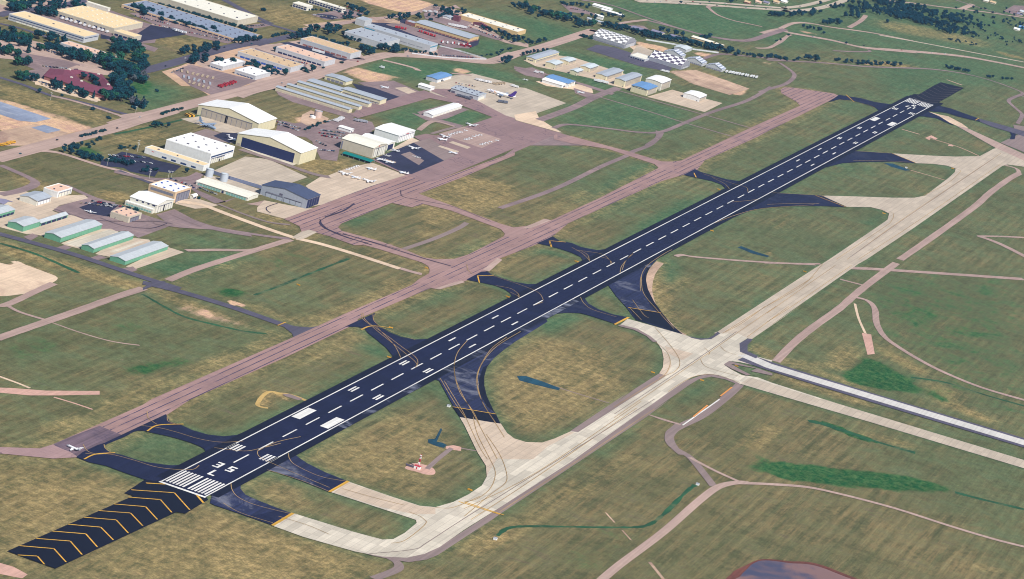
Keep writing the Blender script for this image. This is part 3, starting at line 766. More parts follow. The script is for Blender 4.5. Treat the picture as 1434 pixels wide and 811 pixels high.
sheet('taxiway', 'tan_concrete', 'conc', 'J1115,84 1292,114 1292,250 1240,330 1232,350 1228,300 1190,240')
sheet('taxiway', 'tan_concrete', 'conc', 'J540,420 605,375 800,442 930,484 1000,490 1000,520 900,520 740,485')
sheet('taxiway', 'tan_concrete', 'conc', 'U280,220 440,262 380,300 300,260')
sheet('taxiway', 'tan_concrete', 'conc', 'U265,240 300,270 320,330 290,384 250,372 270,340 275,290')
sheet('taxiway', 'old_concrete', 'conc', 'U700,428 760,395 1431,604 1431,643')
sheet('taxiway', 'old_concrete', 'conc', 'L255,0 385,0 1292,276 1420,312 1420,348 1292,311')
ribbon('runway_crossing', 'dark_road', 'dark', 44, 'U720,282 860,330 1431,506 L1292,197 1420,236', False)
ribbon('runway_crossing', 'white_concrete', 'dark', 25, 'U720,268 860,330 1431,502 L1292,196 1420,235', False)
sheet('taxiway_shoulder', 'shoulder_asphalt' if 0 else 'dark_road', 'dark', 'U697,205 745,178 772,182 742,215 742,250 800,275 790,290 700,252')
sheet('taxiway_shoulder', 'dark_road', 'dark', 'U410,165 470,178 520,178 555,160 575,140 590,150 540,182 480,186 430,175')
sheet('taxiway_shoulder', 'shoulder_pink', 'dark', 'U20,108 35,100 130,125 200,165 240,197 215,197 180,165 110,130')
sheet('taxiway_shoulder', 'shoulder_pink', 'dark', 'U610,322 640,303 800,345 880,372 880,385 760,360 790,345 650,320 700,350 760,380 740,385 650,345')
# old strip at the north end
sheet('taxiway', 'road_pink', 'conc', 'T900,-5 1000,12 1090,68 1434,225 1500,255 1500,300 1434,262 1270,188 1150,120 1040,58 950,22')
sheet('taxiway', 'shoulder_pink', 'conc', 'T1370,60 1434,70 1500,90 1500,190 1434,215 1300,160 1420,105 1380,95')
sheet('taxiway', 'sand', 'conc', 'D885,620 960,640 1010,650 1085,690 1120,715 1050,700 960,660')
sheet('taxiway_shoulder', 'connector_asphalt', 'dark', 'D925,583 1020,605 1180,662 1185,680 1060,650 1000,630 885,620 860,600')
sheet('taxiway_shoulder', 'dark_road', 'dark', 'D1180,662 1300,695 1440,735 1440,765 1378,745 1250,707 1185,680')
sheet('taxiway_shoulder', 'connector_asphalt', 'dark', 'D1350,735 1385,750 1378,778 1350,778 1362,755')
# --- connectors on both sides
sheet('connector', 'connector_asphalt', 'dark', 'H345,262 372,240 440,208 472,198 620,128 750,68 768,102 815,115 870,140 940,160 1010,168 1070,162 1120,142 1163,118 1200,140 722,400 655,364 560,332 480,302 400,285', holes=['H475,208 560,172 625,142 700,155 790,175 870,200 915,220 928,236 915,254 880,272 830,293 780,299 720,293 640,280 560,255 500,240 478,226'])
sheet('connector', 'connector_asphalt', 'dark', 'N330,232 420,190 497,155 487,185 515,228 575,262 640,288 720,303 800,300 860,272 900,330 650,440 607,410 560,350 500,300 455,265 440,242 400,233')
sheet('connector', 'connector_asphalt', 'dark', 'R688,526 770,482 802,480 832,500 880,515 950,538 1030,551 1100,550 1160,526 1180,570 975,650 945,622 930,600 900,580 850,560 780,545')
sheet('connector', 'connector_asphalt', 'dark', 'O205,642 295,603 330,628 400,640 450,662 540,680 610,672 670,645 690,690 490,760 465,742 450,718 400,695 340,675 270,655')
sheet('connector', 'connector_asphalt', 'dark', 'O1022,260 1085,228 1120,245 1180,262 1260,285 1330,295 1385,288 1431,262 1431,300 1285,360 1250,330 1235,315 1180,295 1110,280')
sheet('connector', 'connector_asphalt', 'dark', 'D335,573 375,548 400,530 460,540 520,548 600,570 690,583 730,572 800,530 830,560 640,640 628,622 605,602 560,585 470,560 400,556')
sheet('connector', 'worn_asphalt', 'dark', 'J-20,470 0,400 215,305 150,350 120,380 118,405 140,432 190,455 265,485 352,517 264,571 120,520 0,480')
sheet('connector', 'worn_asphalt', 'dark', 'J215,318 280,330 400,372 520,420 605,372 500,330 420,290 390,270 370,255 385,240 440,205 470,185 300,240')
sheet('connector', 'connector_asphalt', 'dark', 'J280,505 352,517 264,571 160,530')
sheet('connector', 'connector_asphalt', 'dark', 'J440,380 520,420 605,372 530,345')
sheet('connector', 'worn_asphalt', 'dark', 'V340,360 378,375 430,470 492,577 718,613 680,540 642,460 628,400 628,350 642,300 680,250 740,200 810,150 900,95 980,45 960,0 460,290')
sheet('connector', 'blast_asphalt', 'dark', 'V452,520 492,577 718,613 692,558')
sheet('connector', 'shoulder_asphalt', 'dark', 'V692,558 718,613 680,540 642,460 628,400 628,350 642,300 655,283 620,300 597,370 600,440 640,515')
sheet('connector', 'connector_asphalt', 'dark', 'W-60,650 0,636 60,631 130,634 190,650 335,697 398,657 310,640 230,612 175,580 155,553 180,535 240,505 285,478 240,455 0,580')
sheet('connector', 'worn_asphalt', 'dark', 'W285,478 330,540 385,600 430,660 470,680 700,752 640,700 590,640 540,570 505,500 495,450 500,410 520,375 560,330 620,290 640,280 600,255 380,380')
sheet('connector', 'blast_asphalt', 'dark', 'W395,600 440,672 520,690 700,752 640,700 580,632')
sheet('connector', 'shoulder_asphalt', 'dark', 'W700,752 640,700 590,640 540,570 505,500 495,450 500,410 520,375 500,385 470,440 475,510 520,590 580,655 640,722')
sheet('connector', 'connector_asphalt', 'dark', 'W870,130 950,115 1030,80 1100,55 1200,42 1300,37 1431,35 T150,516 300,513 445,520 300,455 50,440 -20,420 W1131,-20 1000,40')
sheet('connector', 'connector_asphalt', 'dark', 'T50,440 150,395 220,350 320,300 420,275 520,268 680,266 828,275 700,220 500,208 470,195 300,280')
sheet('connector', 'connector_asphalt', 'dark', 'D800,665 840,650 870,650 945,661 1010,690 1040,700 960,650 885,618 850,620')
# blast pads
sheet('blast_pad', 'blast_asphalt', 'dark', 'H655,364 722,374 928,440 942,455 838,518 798,511 250,767 32,688 602,438 562,425')
sheet('blast_pad', 'blast_asphalt', 'dark', 'D790,540 818,526 845,528 930,478 968,460 1097,492 955,572 982,578 968,590 925,592 880,575')
# runway 35L - 17R
RX0, RX1 = -14.0, 3372.0
rect = lambda x0, y0, x1, y1: [(x0, y0), (x1, y0), (x1, y1), (x0, y1)]
sheet('runway_shoulder', 'shoulder_asphalt', 'dark', rect(10, -31.5, 3378, 31.5))
sheet('runway_shoulder', 'worn_shoulder', 'dark', rect(330, -31.2, 560, -23)); sheet('runway_shoulder', 'worn_shoulder', 'dark', rect(900, -31.2, 1120, -23)); sheet('runway_shoulder', 'worn_shoulder', 'dark', rect(640, -31.2, 800, -23))
sheet('runway', 'runway_asphalt', 'dark', rect(0, -23.3, 3360, 23.3))
W_ = []
W_ += [rect(2, 21.6, 3358, 22.9), rect(2, -22.9, 3358, -21.6)]
W_ += [rect(-2.5, -23.4, 1.6, 23.4), rect(3358.4, -23.4, 3361, 23.4)]
for sgn, x0 in ((1, 6), (-1, 3360-6)):
    for k in range(6):
        for sd in (1, -1):
            y = sd*(2.7+k*3.35); W_.append(rect(x0, y-.95*1, x0+sgn*45.7, y+.95))
    for sd in (1, -1):
        b = 0 if sgn > 0 else 3360
        W_.append(rect(b+sgn*311, sd*11, b+sgn*356.7, sd*20.1))
        for xx, k in ((152, 4), (457, 2), (610, 2), (762, 1), (914, 1)):
            for q in range(k):
                yy = sd*(11.4+q*3.3); W_.append(rect(b+sgn*xx, yy, b+sgn*(xx+22.9), yy+sd*1.9))
marks('runway_marking', 'white_paint', W_)
marks('centreline_marking', 'white_paint', [rect(118+i*60.96, -.75, 118+i*60.96+36.6, .75) for i in range(52)])
# numerals: strokes on a 6 x 10 grid, drawn to be read along the direction of travel
GL = {'3': ['0,0 6,0 6,10 0,10 0,8.2 4,8.2 4,5.9 1,5.9 1,4.1 4,4.1 4,1.8 0,1.8'], '5': ['0,0 6,0 6,5.9 2,5.9 2,8.2 6,8.2 6,10 0,10 0,4.1 4,4.1 4,1.8 0,1.8'],
      'L': ['0,0 6,0 6,1.8 2,1.8 2,10 0,10'], '1': ['2,0 4.2,0 4.2,10 2,10'], '7': ['1,0 3.2,0 6,8.2 6,10 0,10 0,8.2 3.7,8.2'],
      'R': ['0,0 2,0 2,4 3,4 4.2,0 6,0 4.8,4.2 6,5 6,9.2 5,10 0,10']}
def glyph(ch_, x0, yc, sgn, w6=6.6, h=18.3):
    out = []
    for poly in GL[ch_]:
        out.append([(x0+sgn*float(b)/10*h, yc-sgn*(float(a)-3)/6*w6) for a, b in (q.split(',') for q in poly.split())])
    return out
def concave(name, mat, polys):
    z = znext('mark'); V_ = []; F_ = []
    for p_ in polys:
        lp = [Vector((x, y, z)) for x, y in p_]; o = len(V_); V_ += lp
        for a, b, c in tessellate_polygon([lp]):
            n = (lp[b]-lp[a]).cross(lp[c]-lp[a]).z
            if abs(n) > 1e-9: F_.append((a+o, b+o, c+o) if n > 0 else (a+o, c+o, b+o))
    return structure(mesh_obj(name, V_, F_, mat))
concave('runway_number', 'white_paint', glyph('L', 62, 0, 1)+glyph('3', 88, 6.6, 1)+glyph('5', 88, -6.6, 1))
concave('runway_number', 'white_paint', glyph('R', 3360-62, 0, -1)+glyph('1', 3360-88, -6, -1)+glyph('7', 3360-88, 6, -1))
# chevrons on the pads
def ln(wd, s_): return (wd, pts(s_))
CHV = ['H593,411 788,424 858,502', 'H580,444 725,455 776,513', 'H514,475 658,487 711,545', 'H446,505 590,516 645,574', 'H378,535 525,547 580,607', 'H308,567 455,580 512,638', 'H236,598 387,610 440,670', 'H163,631 317,643 370,704', 'H88,664 243,677 298,738', 'H80,706 168,711 200,748']
items = []
for c_ in CHV:
    a, b, c = pts(c_); items += [(1.5, [a, b]), (1.5, [b, c])]
items += [ln(2.0, 'H660,380 745,385'), ln(2.3, 'H890,435 920,470')]
marks('chevron_marking', 'yellow_paint', items)
items = []
for k in range(8):
    t = k/7
    ax, ay = 965-150*t, 468+77*t; bx, by = 1010-145*t, 492+78*t; cx_, cy_ = 1080-130*t, 496+76*t
    a, b, c = pts('D%f,%f %f,%f %f,%f' % (ax, ay, bx, by, cx_, cy_)); items += [(.9, [a, b]), (.9, [b, c])]
marks('chevron_marking', 'shoulder_pink', items)
# taxi guide lines
Y_ = '''H385,245 430,250 500,250 600,275 720,310 860,320 900,300
H640,120 720,130 800,150 900,180 1000,195 1100,190
H375,205 395,235 430,248
H380,272 430,248 520,243
H470,205 475,222 500,240
H665,145 710,118 830,113
H755,80 760,100 790,112
H665,55 670,85 710,115
J75,380 80,410 110,445 190,480 350,520
J335,245 340,270 370,300 480,350 600,372
J265,560 120,515 40,470
J520,418 400,370 240,320
J195,235 210,265 330,320 520,400
J195,235 280,195 390,170
J300,200 200,225 130,235 0,220
J290,530 420,570 520,612
J580,405 720,445 860,480
J130,400
J960,555 940,580 860,640 800,652
J960,555 930,530 880,510
J1000,490 1080,490 1200,440
K0,590
K100,160 160,250 190,330 185,380 120,430 0,530
K40,80 60,160 110,260 140,330 120,400 60,450 0,465
K0,495 330,330 800,10
K160,510 480,300 860,45
K30,545 330,350 780,40
U0,560 260,400 340,360 365,310 330,240 225,115
U0,620 480,290 680,150 900,0
U300,475 420,400 520,378 600,390 700,425
U230,200 290,250 312,310 290,370 250,400
U480,295 520,340 700,390
U590,220 620,250 680,270
U500,230 530,255 525,270
U740,170 970,0
U600,150 700,100 840,0
S0,325 150,230 470,10
S0,235 200,120 310,0
S0,275 380,10
T385,811 640,640 690,600 705,560 680,545
T445,811 780,570 1250,255 1300,220
T510,811 850,590 1300,280
T870,455 1000,390 1070,330 1075,315 1050,305
W1431,430 930,740
N430,155 440,190 480,225 560,280 640,340 720,400 735,435 720,460
N505,235 600,330 640,405
N420,245 470,228 530,238 600,260
N485,165 500,210 600,265 720,305
N1431,95 1390,110
N1010,310 960,370 940,430 940,500 970,600 1040,700 1080,780
N1230,290 1150,350 1100,420 1065,500 1070,590 1110,680 1170,770
N860,520 930,640 1000,740
N1250,40 1290,60 1300,75
R105,715 110,745 160,785
R850,560 930,575 975,605 980,630
R820,500 1000,560 1090,600 1115,640
R690,440 695,470 720,495
O270,660
O400,665 460,700 495,735
O420,680 560,700 610,735 625,755
O680,790 700,740 740,700
O1180,275 1250,310 1278,340
O1130,255 1300,310 1370,330 1380,355
W180,345 170,310 130,285
W350,410 360,370 410,310
W300,360 290,335 240,320
W465,510 465,440 500,370 600,300 640,280
W470,430 480,520 560,620 650,720
W400,600 470,672
W420,560 480,640 510,660
W130,545 150,580 200,615 330,655
W880,130 1000,85 1150,50 1431,30
W970,15 1050,8 1120,0
V460,280 468,360 505,450 560,545 610,640 700,811
V255,290 240,265 180,215 60,120 0,70
V595,400 590,350 620,270 700,180 830,100
V590,400 620,500 690,610 740,690
V405,375 450,450 505,540 535,600 600,740 645,811
T30,440 300,455 T305,460
T0,505 150,500 290,500
T490,207 690,220
T480,260 640,262 800,270
D400,555 560,585 600,605'''.split('\n')
yl = [(.75, pts(l)) for l in Y_ if len(l.split()) > 1]
marks('taxi_guide_line', 'faded_yellow', yl)
HB = '''J262,572 356,516
J520,420 606,371
J1105,463 1292,522
K0,465 180,525
V455,520 692,560
W320,697 398,657
W395,602 580,632
N420,250 480,228 580,238
H380,272 430,250 520,243
H665,145 715,118 830,113
R750,505 760,545
R750,505 840,505
R1150,310 1162,342
R1155,310 1240,318
O275,632 285,662
O1080,250 1092,275
T270,455 440,520
T695,220 825,272
D440,530 485,570
D1160,672 1180,660
Q750,703 795,684
n0,0'''.split('\n')
marks('holding_bar', 'yellow_paint', [(3.0 if i_ < 2 or i_ == 5 else 1.6, pts(l)) for i_, l in enumerate(HB) if len(l.split()) > 1])
# dark joints along the middle of the concrete taxiways, rubber on the apron
marks('slab_joint', 'joint', [(.9, pts(l)) for l in ('J700,700 900,680 960,650 K0,540 480,240 860,0', 'U0,600 480,280 680,140', 'T460,800 780,575 1260,250')])
marks('tar_joint', 'tar', [(1.1, pts(l)) for l in ('Q985,110 1000,140 1060,180 1200,215 1431,280', 'F345,690 380,720 500,770 620,800', 'E300,370 500,430 720,440 870,440 960,455', 'm0,590 300,690 640,720 840,660', 'k350,495 220,540 210,580 260,620', 'F470,610 360,670 350,690', 'F800,505 810,540 900,560 1100,600 1300,680')])
marks('tar_joint', 'tar', [(2.6, pts(l)) for l in ('F350,680 370,710 480,760 640,811', 'R0,270 200,330 440,405 600,450', 'F540,580 480,620 380,655')])
# white and orange line on the service road
marks('road_line', 'white_paint', [ln(1.7, 'U380,662 585,518')]); marks('road_line', 'orange', [ln(2.0, 'U440,615 520,550'), ln(1.8, 'U590,500 655,450')])
# pond
P_ = smooth(pts(POND)); sheet('pond_shore', 'red_algae', 'dirt', P_)
cx_ = sum(p[0] for p in P_)/len(P_); cy_ = sum(p[1] for p in P_)/len(P_)
pin = []
for (x, y) in P_:
    d = math.hypot(x-cx_, y-cy_); k = (d-6-3*math.sin(x*.05))/d; pin.append((cx_+(x-cx_)*k, cy_+(y-cy_)*k))
sheet('water', 'pond_water', 'base', pin)

# grass grows greener where water runs off the pavement
fm = np.zeros(gx.shape, bool); fp = np.zeros(gx.shape, bool)
for q in FR: fm |= inside(q)
for q in FP: fp |= inside(q)
fr_ = np.clip(blur(fm.astype(float), 2)*2.2, 0, 1); fpp = np.clip(blur(fp.astype(float), 2)*2.0, 0, 1)
CH['pg'] = np.maximum(CH['pg'], fr_*.62*(CH['pt'] < .75)); CH['pt'] = np.maximum(CH['pt'], fpp*.4)
for k in ('pg', 'pt'): gnd.data.attributes[k].data.foreach_set('value', CH[k].astype('f').ravel())
ribbon('dirt_strip', 'yellow_soil', 'dirt', 4.5, 'I1345,615 1292,598 1345,535 1434,548')
ribbon('dirt_strip', 'yellow_soil', 'dirt', 5.5, 'N-60,602 0,603 60,618 112,640')
sheet('dirt_pad', 'shoulder_pink', 'base', 'N-20,604 20,604 95,632 70,640 0,618')
HAZE = 1.25e-5
# ------------------------------------------------------------------ things
def thing(name, label, cat, loc, group=None, rz=0):
    o = link(bpy.data.objects.new(name, None)); o.location = (loc[0], loc[1], 0); o.rotation_euler = (0, 0, rz)
    o['label'] = label; o['category'] = cat; o.empty_display_size = .5
    if group: o['group'] = group
    return o
class MB:
    def __init__(s): s.v = []; s.f = []; s.mi = []; s.cur = 0
    def add(s, vs, fs):
        o = len(s.v); s.v += [tuple(v) for v in vs]
        for f_ in fs: s.f.append(tuple(i+o for i in f_)); s.mi.append(s.cur)
        return s
    def box(s, x0, y0, z0, x1, y1, z1):
        return s.add([(x0, y0, z0), (x1, y0, z0), (x1, y1, z0), (x0, y1, z0), (x0, y0, z1), (x1, y0, z1), (x1, y1, z1), (x0, y1, z1)],
                     [(3, 2, 1, 0), (4, 5, 6, 7), (0, 1, 5, 4), (1, 2, 6, 5), (2, 3, 7, 6), (3, 0, 4, 7)])
    def cyl(s, x, y, z0, z1, r0, r1=None, n=14):
        r1 = r0 if r1 is None else r1
        vs = [(x+r0*math.cos(2*math.pi*i/n), y+r0*math.sin(2*math.pi*i/n), z0) for i in range(n)]+[(x+r1*math.cos(2*math.pi*i/n), y+r1*math.sin(2*math.pi*i/n), z1) for i in range(n)]
        return s.add(vs, [(i, (i+1) % n, n+(i+1) % n, n+i) for i in range(n)]+[tuple(range(n, 2*n)), tuple(range(n-1, -1, -1))])
    def prism(s, prof, ax, a0, a1):
        """closed profile [(h, z)] swept along axis ax ('X' or 'Y') from a0 to a1"""
        n = len(prof)
        mk = (lambda a, h, z: (a, h, z)) if ax == 'X' else (lambda a, h, z: (h, a, z))
        vs = [mk(a0, h, z) for h, z in prof]+[mk(a1, h, z) for h, z in prof]
        fs = [(i, (i+1) % n, n+(i+1) % n, n+i) for i in range(n)]+[tuple(range(n-1, -1, -1)), tuple(range(n, 2*n))]
        return s.add(vs, fs)
    def loft(s, rings, cap=True):
        n = len(rings[0]); fs = []; vs = [v for r in rings for v in r]
        for k in range(len(rings)-1):
            for i in range(n): fs.append((k*n+i, k*n+(i+1) % n, (k+1)*n+(i+1) % n, (k+1)*n+i))
        if cap: fs += [tuple(range(n-1, -1, -1)), tuple(range((len(rings)-1)*n, len(rings)*n))]
        return s.add(vs, fs)
    def obj(s, name, mats, parent=None, fix=True, shade=False):
        me = bpy.data.meshes.new(name); me.from_pydata(s.v, [], s.f)
        if isinstance(mats, str): mats = [mats]
        for m in mats: me.materials.append(MATS[m])
        me.polygons.foreach_set('material_index', s.mi)
        if fix:
            b = bmesh.new(); b.from_mesh(me); bmesh.ops.recalc_face_normals(b, faces=b.faces); b.to_mesh(me); b.free()
        if shade: me.polygons.foreach_set('use_smooth', [True]*len(me.polygons))
        me.update(); o = link(bpy.data.objects.new(name, me)); o.parent = parent; return o
def tag(o, label, cat, group=None):
    o['label'] = label; o['category'] = cat
    if group: o['group'] = group
    return o
def copy_thing(o, loc, rz, label, mats=None):
    c = o.copy(); S.collection.objects.link(c); c.location = (loc[0], loc[1], loc[2] if len(loc) > 2 else 0); c.rotation_euler = (0, 0, rz); c['label'] = label
    for ch_ in list(o.children):
        d = ch_.copy(); S.collection.objects.link(d); d.parent = c
        for e_ in ch_.children: q = e_.copy(); S.collection.objects.link(q); q.parent = d
    return c
def box_from_px(tl, D, B, A, Cc):
    """south-east foot D, south-east eave B, south-west eave A, north-east eave C as sheet readings -> x0,y0,width(+y),length(+x),height"""
    d = g(tl, *D); ub, vb = px(tl, *B); h = 6.
    best = min((abs(proj((d[0], d[1], z_/4))[1]-vb)+.3*abs(proj((d[0], d[1], z_/4))[0]-ub), z_/4) for z_ in range(6, 140))[1]
    b = ray(ub, vb, best); h = best
    def ext(P, ax):
        u, v = px(tl, *P); bs = (1e9, 1)
        for i in range(3, 900):
            q = (b[0]+i*.5, b[1], h) if ax == 0 else (b[0], b[1]+i*.5, h)
            p_ = proj(q); e_ = (p_[0]-u)**2+(p_[1]-v)**2
            if e_ < bs[0]: bs = (e_, i*.5)
        return bs[1]
    return b[0], b[1], ext(A, 1), ext(Cc, 0), h
def roof_profile(kind, W, rise, ov, th=.5, n=10):
    """profile across the span 0..W, (h, z) relative to the eave"""
    if kind == 'gable': top = [(-ov, -ov*rise*2/W), (W/2, rise), (W+ov, -ov*rise*2/W)]
    elif kind == 'arch': top = [(-ov+(W+2*ov)*i/n, rise*(1-(2*i/n-1)**2)) for i in range(n+1)]
    elif kind == 'shed': top = [(-ov, 0), (W+ov, rise)]
    else: top = [(-ov, .0), (W+ov, .0)]
    return top+[(a, z+th) for a, z in reversed(top)]
NB = {}
def building(name, label, cat, tl, D, B, A, Cc, wall='cream', roof='roof_white', kind='gable', ax='X', rise=2., doors=(), ov=.7, vents=0, ventm='vent', group=None, extra=None, minh=3.2, bands=()):
    x0, y0, W, L, h = box_from_px(tl, D, B, A, Cc); h = max(h, minh); W = max(W, 4); L = max(L, 4)
    t = thing(name, label, cat, (x0, y0), group)
    span = W if ax == 'X' else L
    m = MB()
    if kind in ('gable', 'arch', 'shed'):
        pr_ = roof_profile(kind, span, rise, 0, 0.0)[:len(roof_profile(kind, span, rise, 0, .0))//2]
        prof = [(0, 0)]+[(a, h+z-.03) for a, z in pr_]+[(span, 0)]
        m.prism(prof, ax, 0, L if ax == 'X' else W)
        m.obj('wall', wall, t)
        r = MB(); r.prism([(a, h+z) for a, z in roof_profile(kind, span, rise, ov)], ax, -ov, (L if ax == 'X' else W)+ov); ro = r.obj('roof', roof, t)
    else:
        m.box(0, 0, 0, L, W, h); m.obj('wall', wall, t)
        r = MB(); r.box(.5, .5, h, L-.5, W-.5, h+.25); ro = r.obj('roof', roof, t)
        p_ = MB(); hh = h+.9
        p_.box(-.15, -.15, h-.4, L+.15, .45, hh); p_.box(-.15, W-.45, h-.4, L+.15, W+.15, hh); p_.box(-.15, .45, h-.4, .45, W-.45, hh); p_.box(L-.45, .45, h-.4, L+.15, W-.45, hh)
        p_.obj('parapet', wall, t)
    def top_at(x, y):
        if kind == 'flat': return h+.25
        q = (y if ax == 'X' else x)/span
        return h+.5+(rise*(1-abs(2*q-1)) if kind == 'gable' else rise*(1-(2*q-1)**2) if kind == 'arch' else rise*q)
    rnd = random.Random(len(label))
    if vents:
        cols = max(1, int(math.sqrt(vents*L/W))) if L > 0 else 1; rows = max(1, round(vents/cols)); k = 0
        for i in range(cols):
            for j in range(rows):
                x = L*(i+.5)/cols+rnd.uniform(-1, 1); y = W*(j+.5)/rows+rnd.uniform(-1, 1); sz = rnd.choice((.8, 1.0, 1.3)); zt = top_at(x, y)
                MB().box(x-sz, y-sz, zt-.3, x+sz, y+sz, zt+rnd.uniform(.7, 1.3)).obj('roof_vent', ventm, ro)
    # openings: (face, from, to, z0, z1, material, name, how many)
    for d_ in doors:
        fc, a0, a1, z0, z1, mt, nm, n = (list(d_)+[1])[:8]
        F_ = W if fc == 'S' else L
        if z0 < 0: z0 = h+z0
        if z1 < 0: z1 = h+z1
        for k in range(n):
            b0 = F_*(a0+(a1-a0)*(k+.08*(n > 1))/n); b1 = F_*(a0+(a1-a0)*(k+1-.08*(n > 1))/n); q = MB()
            e = .12
            if fc == 'S': q.box(-e, b0, z0, .1, b1, z1)
            else: q.box(b0, -e, z0, b1, .1, z1)
            o = q.obj(nm, mt, t)
            if nm == 'hangar_door' and b1-b0 > 12:
                fr = MB(); N_ = max(3, int((b1-b0)/7))
                for j in range(N_+1):
                    c = b0+(b1-b0)*j/N_
                    if fc == 'S': fr.box(-e-.22, c-.22, z0, -e+.01, c+.22, z1)
                    else: fr.box(c-.22, -e-.22, z0, c+.22, -e+.01, z1)
                fc_ = (b0, b1)
                if fc == 'S': fr.box(-e-.5, b0-.4, z1-.02, -e+.01, b1+.4, z1+.5)
                else: fr.box(b0-.4, -e-.5, z1-.02, b1+.4, -e+.01, z1+.5)
                fr.obj('door_frame', 'door_grey' if mt != 'door_grey' else 'vent', o)
    if h > 2.5 and 'storage' not in name:
        pass
    if extra: extra(t, x0, y0, W, L, h)
    return t
S_ = 'S'; E_ = 'E'
def ann_text(txt, size, mat, parent, loc, rot, name='lettering'):
    cu = bpy.data.curves.new(name, 'FONT'); cu.body = txt; cu.size = size; cu.extrude = .04; cu.align_x = 'CENTER'
    o = link(bpy.data.objects.new(name, cu)); dg = bpy.context.evaluated_depsgraph_get(); me = bpy.data.meshes.new_from_object(o.evaluated_get(dg))
    bpy.data.objects.remove(o); me.materials.clear(); me.materials.append(MATS[mat]); o = link(bpy.data.objects.new(name, me)); o.parent = parent; o.location = loc; o.rotation_euler = rot; return o
HD_ = 'hangar'
building('hangar', 'broad gabled hangar with closed tan sliding doors and grey military transport parked in front', HD_, 'G', (780, 345), (805, 290), (470, 185), (905, 265), 'cream', 'roof_white', rise=8, ov=.8,
         doors=[(S_, .10, .93, 0, -3, 'door_tan', 'hangar_door'), (S_, .50, .54, .02, -3.2, 'door_dark', 'door_gap')])
def open_bay(t, x0, y0, W, L, h):
    m = MB()
    m.box(-.5, W*.08, .02, -.14, W*.93, .25)
    m.obj('door_track', 'door_grey', t)
building('hangar', 'broad gabled hangar with open dark bay beside the white flat-roofed hangar', HD_, 'G', (1018, 520), (1040, 455), (690, 342), (1132, 428), 'cream', 'roof_white', rise=8, ov=.8,
         doors=[(S_, .09, .92, 0, -3, 'door_dark', 'open_bay'), (S_, .93, .985, 0, 4, 'door_tan', 'door')], extra=open_bay)  # bay is a flat dark panel, interior shade put into its colour
def hall_sign(t, x0, y0, W, L, h):
    b = MB().box(L*.30, -.3, h*.40, L*.62, -.12, h*.40+1.4).obj('sign', 'glass_dark', t)
building('hangar', 'large white flat-roofed hangar with long dark window band under its eave', HD_, 'i', (835, 808), (855, 680), (297, 500), (1155, 590), 'white', 'roof_white', 'flat', vents=12,
         doors=[(E_, .04, .96, 8.2, 10.2, 'glass_dark', 'window_band'), (E_, .06, .60, 0, 6.6, 'ivory', 'hangar_door'), (E_, .40, .46, 0, 3.2, 'door_dark', 'door'), (E_, .02, .97, 6.8, 7.2, 'door_grey', 'door_track')], extra=hall_sign)
building('hangar_office', 'low white office wing with cream roof along the side of the flat-roofed hangar', 'building', 'G', (488, 557), (497, 528), (170, 430), (530, 508), 'white', 'roof_tan', 'flat', vents=3,
         doors=[(S_, .62, .70, 1, 3.2, 'glass_dark', 'window'), (S_, .46, .54, 1, 3.2, 'glass_dark', 'window'), (S_, .28, .38, 1, 3.2, 'glass_dark', 'window'), (S_, .12, .2, 1, 3.2, 'glass_dark', 'window'), (S_, .84, .88, 4.6, 5.4, 'red', 'sign')])
building('hangar', 'tan hangar with dark glazed wall band and blue vents on white roof', HD_, 'm', (935, 400), (945, 272), (620, 158), (1155, 222), 'tan_wall', 'roof_white', 'flat', vents=8, ventm='vent_blue',
         doors=[(S_, .06, .92, -5, -1.8, 'door_grey', 'window_band', 1), (E_, .12, .92, 0, -2.2, 'door_grey', 'hangar_door')])
building('hangar', 'white gabled hangar with lean-to in front of the tan hangar', HD_, 'm', (727, 528), (716, 425), (390, 292), (935, 375), 'ivory', 'roof_white', 'gable', 'Y', 3.2,
         doors=[(E_, .12, .88, 0, -2.5, 'ivory', 'hangar_door'), (E_, .42, .5, 0, -2.6, 'door_dark', 'door_gap'), (S_, .06, .16, -2.6, -.9, 'door_dark', 'window'), (S_, .27, .35, -2.6, -.9, 'door_dark', 'window'), (S_, .48, .56, -2.6, -.9, 'door_dark', 'window'), (S_, .69, .77, -2.6, -.9, 'door_dark', 'window')])
building('lean_to', 'low white-roofed lean-to with green windows along the white gabled hangar', 'building', 'm', (648, 532), (660, 488), (320, 370), (700, 470), 'ivory', 'roof_white', 'flat', vents=0,
         doors=[(S_, .04, .96, .8, 2.8, 'door_teal', 'window', 10)])
building('hangar', 'small cream hangar with flat salmon pink roof on the cracked apron', HD_, 'm', (355, 652), (362, 582), (140, 502), (527, 537), 'buff', 'roof_pink', 'flat', vents=6,
         doors=[(E_, .15, .8, 0, -1.6, 'door_grey', 'hangar_door'), (S_, .7, .73, 0, 2.3, 'door_dark', 'door')])
building('shed', 'little rounded white shed behind the tan hangar with glazed band', 'shed', 'm', (1160, 352), (1170, 325), (1130, 312), (1222, 315), 'ivory', 'roof_white', 'arch', 'X', 2, doors=[(E_, .1, .8, 0, 2, 'door_dark', 'door')])
building('hangar_row', 'long low white garage row south of the two storage tanks', 'building', 'G', (738, 722), (744, 704), (455, 618), (802, 680), 'ivory', 'roof_ivory', 'gable', 'Y', 1.2,
         doors=[(S_, .03, .42, 0, 2.9, 'door_teal', 'garage_door', 8), (S_, .46, .5, 0, 2.8, 'door_dark', 'garage_door'), (S_, .52, .97, 0, 2.9, 'door_teal', 'garage_door', 9)])
